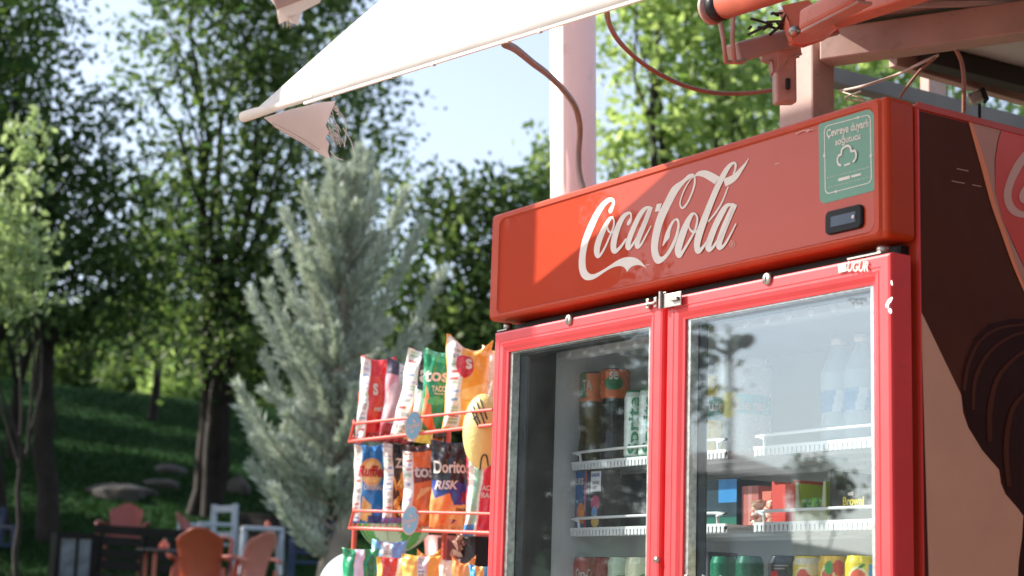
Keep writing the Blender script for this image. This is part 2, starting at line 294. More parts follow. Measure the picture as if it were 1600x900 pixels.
T = [
 # big dark tree on the left
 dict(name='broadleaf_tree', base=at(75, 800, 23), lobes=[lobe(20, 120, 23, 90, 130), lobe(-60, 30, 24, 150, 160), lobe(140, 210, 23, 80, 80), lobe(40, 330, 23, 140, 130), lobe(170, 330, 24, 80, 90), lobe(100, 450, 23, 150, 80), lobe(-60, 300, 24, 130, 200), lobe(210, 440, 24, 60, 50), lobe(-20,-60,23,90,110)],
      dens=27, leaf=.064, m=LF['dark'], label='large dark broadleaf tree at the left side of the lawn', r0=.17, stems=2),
 # tall airy tree
 dict(name='broadleaf_tree', base=at(335, 800, 26), lobes=[lobe(300, 60, 26, 90, 120), lobe(400, 40, 26, 90, 110), lobe(500, 60, 27, 100, 110), lobe(350, 220, 26, 90, 100), lobe(250, 300, 26, 60, 70), lobe(460, 220, 26, 110, 110), lobe(580, 170, 27, 60, 80), lobe(330, 390, 26, 110, 100), lobe(450, 380, 26, 110, 100), lobe(225, 120, 26, 30, 60), lobe(300, -20, 26, 60, 50), lobe(360, 530, 26, 120, 80), lobe(560,300,27,70,80), lobe(430,-80,26,150,90), lobe(470,540,27,110,80), lobe(600,470,27,90,90)],
      dens=21, leaf=.070, m=LF['mid'], label='tall multi-stemmed tree with airy crown behind the pale juniper', r0=.14, stems=3, clump=.28),
 dict(name='broadleaf_tree', base=at(720, 850, 24), lobes=[lobe(690, 320, 24, 60, 70), lobe(770, 320, 24, 60, 55), lobe(830, 340, 24, 60, 60), lobe(700, 430, 24, 90, 80), lobe(800, 440, 24, 70, 80), lobe(720, 540, 24, 110, 80), lobe(650, 560, 25, 80, 90), lobe(640,680,25,120,90), lobe(760,660,25,110,90)],
      dens=34, leaf=.075, m=LF['mid'], label='rounded green tree between the juniper and the white column', r0=.15, clump=.22),
 dict(name='broadleaf_tree', base=at(880, 800, 26), lobes=[lobe(860, 250, 26, 40, 40), lobe(840, 300, 26, 45, 40), lobe(900, 330, 26, 60, 50)], dens=30, leaf=.08, m=LF['bright'], label='slim light green tree just behind the white column', r0=.1, clump=.2),
 # bright tree on the right, behind the canopy
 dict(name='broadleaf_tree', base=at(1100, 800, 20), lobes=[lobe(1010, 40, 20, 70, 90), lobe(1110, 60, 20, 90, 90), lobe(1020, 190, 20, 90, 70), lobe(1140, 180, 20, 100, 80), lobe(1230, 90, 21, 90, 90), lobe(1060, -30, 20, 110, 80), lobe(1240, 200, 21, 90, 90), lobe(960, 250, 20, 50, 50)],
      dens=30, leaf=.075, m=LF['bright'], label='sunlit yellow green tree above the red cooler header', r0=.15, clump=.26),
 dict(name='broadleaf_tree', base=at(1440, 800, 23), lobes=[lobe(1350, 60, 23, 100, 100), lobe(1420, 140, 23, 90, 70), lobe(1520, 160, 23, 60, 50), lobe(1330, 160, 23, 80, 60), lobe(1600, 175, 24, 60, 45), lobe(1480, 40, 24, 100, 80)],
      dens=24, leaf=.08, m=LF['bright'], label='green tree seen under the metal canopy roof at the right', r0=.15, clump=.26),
 # unseen tall trees added beyond the left edge to shade the lawn
 *[dict(name='broadleaf_tree', base=at(px_, 800, d_), lobes=[lobe(px_, 420, d_, 150*26/d_, 170*26/d_), lobe(px_-90, 250, d_, 140*26/d_, 170*26/d_), lobe(px_+80, 130, d_, 130*26/d_, 170*26/d_), lobe(px_, -60, d_, 150*26/d_, 180*26/d_)], dens=15, leaf=.13, m=LF['dark'], label=lab_, r0=.2, clump=.4) for px_, d_, lab_ in
   ((-330, 19, 'nearest added shade tree outside the left edge'), (-480, 25, 'second added shade tree outside the left edge'), (-330, 31, 'third added shade tree outside the left edge'), (-560, 34, 'added shade tree farthest left outside the frame'), (-280, 38, 'fourth added shade tree outside the left edge'), (-420, 44, 'added shade tree at the lawn crest outside the frame'))],
 # pale young poplar left
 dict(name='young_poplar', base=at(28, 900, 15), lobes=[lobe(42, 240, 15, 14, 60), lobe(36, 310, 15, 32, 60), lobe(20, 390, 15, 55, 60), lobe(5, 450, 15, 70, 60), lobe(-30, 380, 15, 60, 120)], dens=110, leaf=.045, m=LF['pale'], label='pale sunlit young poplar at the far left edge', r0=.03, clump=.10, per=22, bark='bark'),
]
for t in T: t = dict(t); tree(t.pop('name'), t.pop('base'), t.pop('lobes'), t.pop('dens'), t.pop('leaf'), t.pop('m'), t.pop('label'), group=None, **t)
# thin trees in the middle of the lawn and the sunlit hedge beyond the crest
for px, d, lab in ((235, 38, 'thin dark tree standing on the crest of the lawn'), (20, 30, 'slim dark trunked tree near the left edge of the lawn')):
    tree('slim_tree', at(px, 700, d), [lobe(px, 430, d, 70, 60), lobe(px+30, 370, d, 60, 60), lobe(px-30, 480, d, 50, 40)], 16, .09, LF['dark'], lab, r0=.12)
hb = [(110, 560, 62, 60, 55, 'mid', 'mid green far shrub at the left end of the sunlit gap'), (165, 540, 64, 70, 80, 'mid', 'mid green far shrub with sky showing above it'), (225, 575, 60, 55, 50, 'mid', 'broad green shrub in the middle of the sunlit gap'), (275, 600, 56, 40, 45, 'bright', 'small bright shrub right of the sunlit gap'),
      (330, 570, 66, 60, 80, 'mid', 'mid green shrub behind the trunks of the tall tree'), (40, 560, 66, 70, 70, 'mid', 'mid green far shrub behind the big left trunk'), (410, 600, 66, 70, 80, 'dark', 'dark far shrub left of the juniper'), (480, 620, 62, 70, 70, 'dark', 'dark far shrub behind the juniper')]
for px, py, d, rx, ry, k, lab in hb:
    P = at(px, py, d); e = empty('shrub', gz(P), lab, 'shrub', 'shrubs beyond the crest of the lawn'); mb = MB(); b = gz(P)
    for _ in range(4): limb(mb, b, P+rng.normal(size=3)*.6, .07, .02)
    mb.build('stem', M['bark'], e); crown('crown', [lobe(px, py, d, rx, ry), lobe(px+rx*.4, py+ry*.5, d, rx*.8, ry*.8), lobe(px-rx*.4, py+ry*.5, d, rx*.8, ry*.8)], 14, .13, LF[k], e, .3, 24)
# far wooded belt to close the view
mb = [lobe(px, rng.uniform(560, 640), 85, 110, rng.uniform(60, 100)) for px in range(-150, 1750, 110)]
o = crown('far_wood', mb, 2.6, .3, LF['dark'], None, .8, 24); tag(o, 'far belt of trees beyond the lawn', 'wood', kind='stuff')
# ------------------------------------------------------------------ juniper
def juniper():
    d = 14.0; b = gz(at(518, 900, d)); top = at(545, 250, d); e = empty('juniper_tree', b, 'blue grey juniper with feathery upswept branches left of the snack rack', 'juniper')
    mb = MB(); tr = limb(mb, b, top, .10, .015, .01, 12); hh = np.array([RT[0], RT[1], 0]); hh /= np.linalg.norm(hh); ff = np.array([-hh[1], hh[0], 0]); Q = []; H = top[2]-b[2]
    def bough(P, E, wd=.15):
        ax_ = E-P; L = np.linalg.norm(ax_); D = ax_/L; n = 10; ss = lambda s: P+ax_*s+V(0, 0, -.10*L*math.sin(s*3.1)); mb.tube([ss(s) for s in np.linspace(0, .85, n)], list(np.linspace(.016, .004, n)), 5)
        for s in np.linspace(.10, 1, int(9+L*24)):
            c = ss(s); sp = (wd*(1-s*.68)+.03)*min(1, .5+L); k = 21; dd = rng.normal(size=(k, 3)); dd /= np.linalg.norm(dd, axis=1)[:, None]; dd = dd*.7+D*.8+V(0, 0, .3); dd /= np.linalg.norm(dd, axis=1)[:, None]
            q = c+dd*rng.uniform(.02, sp, (k, 1)); nn = rng.normal(size=(k, 3)); nn -= dd*(nn*dd).sum(1)[:, None]; nn /= np.linalg.norm(nn, axis=1)[:, None]; Q.append(quads(q, nn, rng.uniform(.022, .052, k), .5, dd.copy()))
    for i in range(100):
        t = .25+.72*((i+.5)/100)**.9; a = i*2.39996+rng.normal()*.4; P = b+(top-b)*t; L = ((1-t)**.7*.92+.10)*rng.uniform(.45, 1.12); el = rng.uniform(.25, .65)+.3*t; dirh = hh*math.cos(a)+ff*math.sin(a)
        bough(P, P+(dirh*math.cos(el)+V(0, 0, math.sin(el)))*L, .13)
    for ex, ey, sy in ((392,462,590),(372,605,700),(432,402,520),(448,338,470),(478,300,420),(400,690,760),(378,640,740),(415,560,680),(440,500,620),(690,430,600),(632,300,450),(660,350,520),(592,280,400),(668,520,640),(640,560,700),(655,600,720),(520,262,380),(575,250,350),(395,730,770),(625,330,480),(560,236,330),(430,765,785),(600,640,740),(610,690,770),(470,390,520),(420,450,580)):
        tt = min(.97, max(.1, ((900-sy)/(900-250)))); P = b+(top-b)*tt; dd_ = d+rng.uniform(-.55, .25); bough(P, at(ex, ey, dd_), .175)
    mb.build('trunk', M['greybark'], e); link('crown', quadmesh('crown', np.concatenate(Q)), LF['cedar'], e)
juniper()
# ------------------------------------------------------------------ rocks
def ground(px, py, d0=16):
    for d in np.arange(d0, 60, .1):
        P = at(px, py, d)
        if P[2] < hgt(P[0], P[1]): return P
    return at(px, py, 30)
for px, py, d, w, h, lab in ((185, 762, 26, 1.45, .16, 'broad grey rock, largest on the shaded lawn'), (252, 750, 28, .8, .12, 'flat pale rock just right of the broad rock'), (262, 728, 30, .7, .14, 'dark flat rock above the pale rock'), (372, 762, 27, .55, .28, 'rounded brown rock right of the tall tree trunk')):
    P = ground(px, py+8); P = V(P[0], P[1], P[2]-.08); n, k = 16, 9; mb = MB(); vs = []
    for i in range(k):
        for j in range(n):
            th, ph = 2*math.pi*j/n, math.pi/2*i/(k-1); q = 1+.18*math.sin(3*th+px)+.12*math.sin(5*th+i); vs.append(P+V(w*.5*math.cos(th)*math.cos(ph)*q, w*.4*math.sin(th)*math.cos(ph)*q, .05+h*math.sin(ph)*(1+.15*math.sin(7*th))-(.5 if i == 0 else 0)))
    mb.add(vs, [(i*n+j, i*n+(j+1) % n, (i+1)*n+(j+1) % n, (i+1)*n+j) for i in range(k-1) for j in range(n)], smooth=True); tag(mb.build('rock', M['stone']), lab, 'rock', 'rocks lying on the lawn')
# ------------------------------------------------------------------ lawn furniture
def place(e, P, ang): e.location = tuple(P); e.rotation_euler = (0, 0, ang)
def shell_back(w0, w1, h, thick, lean, curve, holes=False):
    """chair back: rounded fan, local coords, faces -y, base at z=0"""
    nu, nv = 14, 16; vs = []; 
    for side in (0, 1):
        for j in range(nv+1):
            v = j/nv; z = h*v; w = (w0+(w1-w0)*min(1, v*1.15))*(1 if v < .72 else math.sqrt(max(.3, 1-.62*((v-.72)/.28)**2.4)))
            for i in range(nu+1):
                u = 2*i/nu-1; vs.append((u*w/2, lean*v*v+curve*(-(u*u))*.8+side*thick, z-.055*u*u*max(0, (v-.6)/.4)))
    n1 = (nu+1)*(nv+1); fs = []
    for j in range(nv):
        for i in range(nu):
            a = j*(nu+1)+i; fs += [(a, a+1, a+nu+2, a+nu+1), (n1+a, n1+a+nu+1, n1+a+nu+2, n1+a+1)]
    for j in range(nv):
        a = j*(nu+1); fs.append((a, a+nu+1, n1+a+nu+1, n1+a)); a += nu; fs.append((a, n1+a, n1+a+nu+1, a+nu+1))
    for i in range(nu): a = nv*(nu+1)+i; fs += [(a, a+1, n1+a+1, n1+a)]; fs.append((i, n1+i, n1+i+1, i+1))
    return MB().add(vs, fs, 0, True)
def plastic_chair(P, ang, m, label, group='plastic garden chairs on the lawn'):
    e = empty('garden_chair', P, label, 'chair', group, ang)
    b = shell_back(.33, .43, .48, .012, .13, .07); b.v = [(x, y+.20, z+.42) for x, y, z in b.v]; b.build('backrest', m, e, local=True)
    MB().box((-.22, -.24, .41), (.22, .22, .43)).build('seat', m, e, .02, 3, True)
    for s in (-1, 1):
        pts = smoothpts([(s*.24, .27, .62), (s*.29, .15, .655), (s*.30, -.05, .65), (s*.29, -.2, .63), (s*.27, -.25, .58)], 4)
        a = MB(); a.tube(pts, .022, 8); a.v = [(x, y, .64+(z-.64)*.8) for x, y, z in a.v]; a.build('armrest', m, e, local=True)
        MB().tube([(s*.27, -.25, .6), (s*.25, -.24, .4), (s*.27, -.28, 0)], [.02, .026, .018], 8).build('leg', m, e, local=True)
        MB().tube([(s*.22, .24, .55), (s*.22, .23, .4), (s*.26, .30, 0)], [.018, .026, .018], 8).build('leg', m, e, local=True)
    return e
def fac(px, d, deg):  # angle so that the chair's front (-y) points: 0 = towards camera
    D = CP-at(px, 900, d); return math.atan2(D[1], D[0])+math.pi/2+math.radians(deg)
def gpos(px, d, z=None):
    P = at(px, 900, d); return V(P[0], P[1], hgt(P[0], P[1]) if z is None else z)
def chair_at(px, ytop, d, deg, m, lab, extra=.90):
    P = at(px, ytop, d); P = V(P[0], P[1], P[2]-extra); return plastic_chair(P, fac(px, d, deg), m, lab)
chair_at(320, 825, 15.4, 172, M['chair'], 'orange plastic armchair seen from behind, nearest on the lawn')
chair_at(378, 829, 15.6, -128, M['salmon'], 'orange plastic chair with sunlight put into its colour, turned side on, right of the nearest armchair')
chair_at(195, 784, 21, -8, M['chairred'], 'dull red plastic chair behind the dark slatted bench')
chair_at(322, 801, 19, 75, M['chairred'], 'dull red chair side on in front of the white chair')
# table with orange lantern
d = 16.5; P = at(268, 860, d); e = empty('garden_table', V(P[0], P[1], P[2]-.74), 'dark square garden table with orange steel legs', 'table', None, fac(268, d, 12))
MB().box((-.30, -.30, .72), (.36, .30, .745)).build('tabletop', mat('table_laminate', (.10, .11, .12), .2, coat=.5), e, .005, 2, True)
for sx in (-.2, .26):
    for sy in (-.22, .22): MB().box((sx-.017, sy-.017, 0), (sx+.017, sy+.017, .72)).build('leg', M['orange'], e, .003, 1, True)
e = empty('table_lantern', at(256, 859, d-.05), 'small orange glass lantern on the dark garden table', 'lantern')
MB().lathe((0, 0, 0), [(0, 0), (.045, 0), (.052, .03), (.048, .055), (.02, .085), (.012, .10), (0, .10)], 20).build('lantern_glass', mat('orange_glass', (.75, .12, .05), .2, coat=.6), e, local=True)
MB().tube([(-.03, 0, .07), (-.015, 0, .11), (.015, 0, .11), (.03, 0, .07)], .004, 6).build('handle', M['chrome'], e, local=True)
# slatted dark bench (long) and the glass fronted case
d = 19; A, B = at(150, 822, d), at(308, 832, d-.6); zb = min(A[2], B[2])-.95
e = empty('slatted_bench', V(*((A+B)/2)[:2], zb), 'long dark stained bench with high slatted back', 'bench')
for k, zz in enumerate((.92, .80, .66, .54)): MB().obox(A-V(0, 0, .95-zz), B-V(0, 0, .95-zz), .03, .10).build('back_slat', M['blackwood'], e, .006)
fr = (B-A)/np.linalg.norm(B-A); nn = V(fr[1], -fr[0], 0); nn = nn if nn@(CP-A) > 0 else -nn
for k in range(4): MB().obox(A-V(0, 0, .52)+nn*(.08+.11*k), B-V(0, 0, .52)+nn*(.08+.11*k), .09, .03).build('seat_slat', M['blackwood'], e, .006)
for t in (.04, .5, .96):
    for q in (0, .42):
        Q = A+(B-A)*t+nn*q; MB().box((Q[0]-.035, Q[1]-.035, zb-.3), (Q[0]+.035, Q[1]+.035, zb+(.9 if q == 0 else .42))).build('leg', M['blackwood'], e, .004)
d = 16.5; A = at(122, 825, d); w, h = .40, .52; e = empty('display_case', V(A[0], A[1], A[2]-h-.05), 'dark framed glass case standing left of the slatted bench', 'case', None, fac(122, d, 10))
fr_ = MB(); fr_.box((-w/2, -.02, 0), (-w/2+.05, .3, h)); fr_.box((w/2-.06, -.02, 0), (w/2, .3, h)); fr_.box((-w/2+.05, -.02, h-.05), (w/2-.06, .3, h)); fr_.box((-w/2+.05, -.02, 0), (w/2-.06, .3, .05)); fr_.box((-w/2+.05, .26, .05), (w/2-.06, .29, h-.05)); fr_.box((-.005, -.01, .05), (.02, .01, h-.05))
fr_.build('frame', M['blackwood'], e, .004, 1, True); MB().box((-w/2+.05, .012, .05), (w/2-.06, .018, h-.05)).build('glass_pane', mat('blue_grey_glass', (.10, .13, .17), .06, var=.5, vscale=6), e, local=True)
for s in (-1, 1): MB().box((s*.17-.02, .1, -.45), (s*.17+.02, .14, 0)).build('leg', M['blackwood'], e, local=True)
# white frame chair, white table, blue chair
def frame_chair(px, py, d, deg, m, lab, w=.5):
    P = at(px, py, d); e = empty('frame_chair', V(P[0], P[1], P[2]-.9), lab, 'chair', None, fac(px, d, deg))
    for sx in (-1, 1):
        MB().box((sx*w/2-.03, .2, 0), (sx*w/2+.03, .26, .9)).build('leg', m, e, .005, 1, True)
        MB().box((sx*w/2-.03, -.26, 0), (sx*w/2+.03, -.2, .62)).build('leg', m, e, .005, 1, True)
        MB().box((sx*w/2-.03, -.26, .62), (sx*w/2+.03, .2, .66)).build('armrest', m, e, .005, 1, True)
    MB().box((-w/2+.03, -.25, .38), (w/2-.03, .19, .42)).build('seat', m, e, .005, 1, True)
    MB().box((-w/2+.03, .21, .80), (w/2-.03, .25, .88)).build('back_rail', m, e, .005, 1, True)
    MB().box((-w/2+.03, .21, .5), (w/2-.03, .25, .56)).build('back_rail', m, e, .005, 1, True)
frame_chair(326, 786, 21, -60, M['whitewood'], 'white framed armchair behind the nearest orange armchair')
frame_chair(492, 812, 20, 5, M['bluewood'], 'dark blue framed chair beside the juniper trunk')
d = 20; P = at(412, 824, d); e = empty('plastic_table', V(P[0], P[1], P[2]-.55), 'low white plastic table left of the blue chair', 'table', None, fac(412, d, 5))
MB().box((-.26, -.25, .50), (.22, .25, .55)).build('tabletop', M['whitewood'], e, .015, 2, True)
for sx in (-1, 1):
    for sy in (-1, 1): MB().tube([(sx*.21-.02, sy*.2, .52), (sx*.235-.02, sy*.22, 0)], [.035, .022], 8).build('leg', M['whitewood'], e, local=True)
e = empty('table_lantern', at(418, 823, d)-V(0, 0, .01), 'tiny red lantern on the low white table', 'lantern')
MB().lathe((0, 0, 0), [(0, 0), (.035, 0), (.04, .025), (.03, .05), (.01, .08), (0, .08)], 16).build('lantern_glass', M['chair'], e, local=True)
frame_chair(-14, 790, 22, 20, M['bluewood'], 'blue framed chair cut by the left edge of the photo')
# dark low wall behind the tables
A, B = at(372, 800, 24), at(520, 812, 23); mb = MB().obox(A-V(0, 0, .45), B-V(0, 0, .45), .1, .9); tag(mb.build('timber_fence', M['blackwood'], None, .01), 'low dark timber fence behind the white table', 'fence')
#NEXT
# ------------------------------------------------------------------ flat marks and lettering
def tess(P3):
    return geometry.tessellate_polygon([[Vector(p) for p in P3]])
def fpoly(mb, pts2, to3, mi=0):
    P3 = [tuple(to3(p)) for p in pts2]; flat = [Vector((p[0], p[1], 0)) for p in pts2]
    mb.add(P3, [tuple(t) for t in geometry.tessellate_polygon([flat])], mi); return mb
def rrect(x0, y0, x1, y1, r, n=5):
    o = []
    for cx, cy, a in ((x1-r, y0+r, -90), (x1-r, y1-r, 0), (x0+r, y1-r, 90), (x0+r, y0+r, 180)):
        for k in range(n+1): t = math.radians(a+90*k/n); o.append((cx+r*math.cos(t), cy+r*math.sin(t)))
    return o
def ribbon(pts, k=8):
    """pts (x,y,width) centreline -> closed outline strips (list of quads)"""
    S = smoothpts([p for p in pts], k); out = []
    for i, p in enumerate(S):
        a = S[max(0, i-1)]; b = S[min(len(S)-1, i+1)]; t = (b-a)[:2]; t = t/(np.linalg.norm(t)+1e-9); n = np.array([-t[1], t[0]]); w = max(p[2], 1)/2; out.append((p[:2]+n*w, p[:2]-n*w))
    return out
def ribbon_mesh(mb, pts, to3, mi=0, k=8, cap=True):
    S = ribbon(pts, k); vs = [to3(q) for ab in S for q in ab]; vs = [np.array(v)+V(0, -1.2e-5*(i//2), 0) if abs(v[1]) < .02 else v for i, v in enumerate(vs)]; mb.add(vs, [(2*i, 2*i+1, 2*i+3, 2*i+2) for i in range(len(S)-1)], mi)
    if cap:
        for e in (0, -1):
            a, b = S[e]; c = (a+b)/2; r = np.linalg.norm(a-b)/2
            if r > 4: fpoly(mb, [c+r*.98*np.array([math.cos(t), math.sin(t)]) for t in np.linspace(0, 2*math.pi, 15)[:-1]], lambda q: np.array(to3(q))+V(0, -.00004+(.0000 if e == 0 else -1.2e-5*len(S)), 0), mi)
def glyphs(s, bold=0.0, res=4):
    c = bpy.data.curves.new('t', 'FONT'); c.body = s; c.size = 1; c.offset = bold; c.resolution_u = res; c.fill_mode = 'FRONT'; ob = bpy.data.objects.new('t', c)
    me = ob.to_mesh(); vs = np.array([v.co[:] for v in me.vertices]).reshape(-1, 3); fs = [tuple(p.vertices) for p in me.polygons]; ob.to_mesh_clear(); bpy.data.objects.remove(ob); bpy.data.curves.remove(c)
    vs[:, 0] -= vs[:, 0].min(); w = vs[:, 0].max(); vs /= w; y0, y1 = vs[:, 1].min(), vs[:, 1].max(); return vs, fs, y0, y1
def textmesh(mb, s, to3, x0, y0, x1, y1, bold=0, shear=0, mi=0):
    """fit text to the 2D box (x0,y0)-(x1,y1) and map with to3((x,y))"""
    vs, fs, a, b = glyphs(s, bold); o = []
    for v in vs:
        t = (v[1]-a)/(b-a+1e-9); x = v[0]; o.append(to3((x0+(x1-x0)*x+shear*t*(y1-y0), y0+(y1-y0)*t)))
    mb.add(o, fs, mi)
def front(off): return lambda q: onp(q[0], q[1], 1, 0)+V(0, -off, 0)
# ------------------------------------------------------------------ the drinks cooler
W = 1.25
FR = empty('display_cooler', (W/2, .35, 0), 'red two door glass fronted drinks cooler with white script on its header', 'drinks cooler')
b = MB()   # outer carcass
b.box((0, .0722, .12), (.045, .70, 1.998)); b.box((W-.045, .0722, .12), (W, .70, 1.998)); b.box((.045, .66, .12), (W-.045, .70, 1.998)); b.box((.045, .0722, 1.72), (W-.045, .66, 1.998)); b.box((.045, .0722, .12), (W-.045, .66, .22)); 
b.build('cabinet', M['redtrim'], FR, .003)
b = MB(); b.box((.0465, .10, .223), (.058, .64, 1.717)); b.box((W-.058, .10, .223), (W-.0465, .64, 1.717)); b.box((.058, .63, .223), (W-.058, .655, 1.717)); b.box((.058, .12, 1.705), (W-.058, .63, 1.717)); b.box((.058, .12, .223), (W-.058, .63, .24)); b.box((.628, .0725, .24), (.6535, .090, 1.705))
b.build('inner_lining', M['liner'], FR)
b = MB(); b.box((.0466, .075, .24), (.0610, .1485, 1.703)); b.box((.604, .060, .24), (.642, .0715, 1.70)); b.box((W-.06, .075, .24), (W-.0462, .099, 1.70)); b.box((.03, .0525, 1.70), (W-.02, .0715, 1.745)); b.build('door_gasket', M['black'], FR)
for sx in (.12, 1.13): 
    for sy in (.15, .6): MB().lathe((sx, sy, .03), [(0, 0), (.03, 0), (.03, .06), (.015, .08), (.015, .1), (0, .1)], 14).build('foot', M['black'], FR)
# header
b = MB().box((0, 0, 1.7495), (W, .0715, 2.0)); HD = b.build('header', M['red'], FR, .011, 4)
def rect_pts(x0, z0, x1, z1, r, n=6): return rrect(x0, z0, x1, z1, r, n)
rim_o = rect_pts(.002, 1.752, W-.012, 1.998, .012); rim_i = rect_pts(.040, 1.7635, W-.030, 1.981, .018)
b = MB(); N = len(rim_o); ys = (-.0002, -.005, -.005, .0)
rim_m = rect_pts(.008, 1.757, W-.016, 1.993, .012); rim_k = rect_pts(.036, 1.760, W-.026, 1.985, .018)
vs = [(x, y, z) for R_, y in ((rim_o, -.0003), (rim_m, -.0045), (rim_k, -.0045), (rim_i, -.0003)) for x, z in R_]
b.add(vs, [(i*N+k, i*N+(k+1) % N, (i+1)*N+(k+1) % N, (i+1)*N+k) for i in range(3) for k in range(N)], 0, False); b.build('header_rim', M['red'], HD)
b = MB(); fpoly(b, rect_pts(.0395, 1.763, W-.0295, 1.9815, .0185), lambda q: V(q[0], -.0012, q[1])); b.build('sign_panel', M['redpanel'], HD)
# the white script, traced at its place on the panel
LOFF = [.0015]
def cC(q): LOFF; return onp(900+q[0]/6, 290+q[1]/6, 1, 0)+V(0, -LOFF[0], 0)
def cD(q): return onp(1010+q[0]/5, 240+q[1]/5, 1, 0)+V(0, -LOFF[0], 0)
LG = MB()
def nxt(): LOFF[0] += .00005
sharp = [(665,773),(485,810)]
C1 = [(340,112),(300,118),(240,165),(170,265),(105,400),(60,530),(35,660),(32,770),(52,845),(85,880),(120,888),(165,880),(215,852),(275,810),(335,775),(390,757),(435,757),(465,775),(485,810),(485,810),(515,770),(560,749),(610,748),(665,773),(665,773),(620,718),(570,682),(515,670),(450,678),(385,708),(300,765),(220,812),(165,832),(128,822),(103,785),(94,720),(100,630),(128,510),(175,395),(225,285),(275,200),(318,157),(338,150),(343,168),(330,195),(313,222),(311,248),(325,263),(345,245),(362,200),(371,165),(364,130)]
def dedupe(P):
    o = []
    for p in P:
        if not o or np.linalg.norm(np.array(p)-np.array(o[-1])) > 1: o.append(p)
    if np.linalg.norm(np.array(o[0])-np.array(o[-1])) < 1: o.pop()
    return o
def shape(P, to3, mb=None): nxt(); fpoly(mb or LG, dedupe([tuple(q) for q in smoothpts(P, 5, True)]), to3)
def stroke(P, to3, cap=True, mb=None): nxt(); ribbon_mesh(mb or LG, P, to3, cap=cap)
shape(C1, cC)
stroke([(350,296,14),(322,312,30),(280,385,44),(235,480,54),(207,570,56),(203,635,50),(213,668,30),(245,640,20),(285,570,18),(320,490,16),(345,430,16),(362,380,16),(366,330,16),(350,296,14)], cC)
stroke([(307,330,12),(300,385,14),(315,430,18),(348,440,20),(392,405,22)], cC)
stroke([(494,362,24),(507,340,32),(524,300,16),(520,264,18),(500,258,26),(455,290,40),(410,370,50),(375,470,56),(360,560,54),(366,612,52),(390,612,34),(430,575,24),(478,505,18)], cC)
stroke([(705,200,12),(660,213,30),(610,270,44),(560,370,46),(515,480,48),(494,555,48),(500,592,34),(535,560,22),(590,470,16),(650,330,16),(695,225,16)], cC)
stroke([(708,200,40),(665,320,44),(615,440,46),(582,535,46),(584,578,34),(620,550,20),(670,460,14),(712,378,10)], cC, False)
nxt(); fpoly(LG, [(765,175),(812,165),(790,240),(745,247)], cC)
shape([(372,158),(335,165),(290,205),(210,262),(150,370),(95,480),(55,620),(42,740),(58,825),(88,860),(120,855),(165,815),(215,740),(250,650),(265,575),(262,525),(243,506),(205,530),(165,600),(140,680),(132,725),(160,690),(187,655),(195,600),(215,548),(235,522),(248,545),(242,600),(215,680),(170,765),(130,805),(108,795),(96,735),(108,645),(140,530),(190,420),(250,305),(310,225),(355,190),(378,175)], cD)
stroke([(372,170,16),(384,195,14),(382,245,15),(360,315,14),(325,390,14),(292,426,16),(273,408,12),(274,368,10),(302,290,10),(345,215,8),(376,182,8)], cD)
stroke([(384,178,8),(415,160,34),(462,160,56),(512,182,64),(560,212,68)], cD, False)
stroke([(614,226,66),(655,212,58),(702,180,46),(750,122,28),(782,80,14),(808,38,3)], cD, False)
stroke([(686,160,10),(702,120,15),(702,82,18),(682,76,20),(645,112,34),(604,180,42),(560,270,44),(510,390,46),(460,520,52),(422,630,54),(405,715,48),(414,765,40),(450,735,22),(482,690,14)], cD)
stroke([(646,258,10),(600,375,12),(550,460,14),(492,532,12)], cD, False)
stroke([(390,470,12),(360,480,28),(318,560,46),(280,660,54),(256,750,52),(264,800,36),(292,768,22),(340,690,18),(384,610,16),(405,540,16),(406,495,14),(390,470,12)], cD)
stroke([(345,520,8),(340,575,12),(365,610,18),(392,612,18),(425,588,18)], cD)
stroke([(695,400,12),(640,406,30),(600,460,44),(550,560,46),(510,660,48),(492,728,46),(502,755,30),(545,712,20),(610,600,16),(680,430,14)], cD)
stroke([(698,395,42),(650,500,46),(605,610,48),(576,700,46),(582,738,34),(620,712,20),(665,635,14),(710,548,10)], cD, False)
LG.build('script_lettering', M['logo'], HD)
LG = MB(); stroke([(680+20*math.cos(t), 708+25*math.sin(t), 3) for t in np.linspace(0, 6.283, 17)], cD, False); nxt(); textmesh(LG, 'R', lambda q: cD(q), 671, 722, 690, 694); LG.build('registered_mark', M['logop'], HD)
# green environmental sticker
def q4(A, B, C, D):
    """bilinear map of the unit square (u right, v down) on pixel quad A(top-left) B(top-right) C(bottom-right) D(bottom-left) on the front plane"""
    A, B, C, D = [onp(*p, 1, 0) for p in (A, B, C, D)]
    return lambda off: (lambda q: A*(1-q[0])*(1-q[1])+B*q[0]*(1-q[1])+C*q[0]*q[1]+D*(1-q[0])*q[1]+V(0, -off, 0))
S = q4((1280, 189), (1369, 165), (1371.5, 297), (1282, 320)); b = MB(); fpoly(b, rrect(0, 0, 1, 1, .09), S(.0018)); ST = b.build('green_sticker', M['teal'], HD)
b = MB(); o = rrect(.10, .085, .92, .90, .07, 4); ii = rrect(.116, .095, .904, .89, .062, 4); n = len(o)
b.add([S(.0022)(p) for p in o]+[S(.0022)(p) for p in ii], [(k, (k+1) % n, n+(k+1) % n, n+k) for k in range(n)])
for x, y, a in ((.72, .09, 0), (.1, .42, -90), (.28, .895, 180), (.912, .6, 90)):
    t = math.radians(a); fpoly(b, [(x+.03*math.cos(t), y+.022*math.sin(t)), (x-.03*math.cos(t)-.025*math.sin(t), y-.03*math.sin(t)+.018*math.cos(t)), (x-.03*math.cos(t)+.025*math.sin(t), y-.03*math.sin(t)-.018*math.cos(t))], S(.0024))
textmesh(b, 'Çevreye duyarlı', S(.0025), .15, .262, .88, .135, .018); textmesh(b, 'soğutucu', S(.0025), .30, .375, .74, .262, .018)
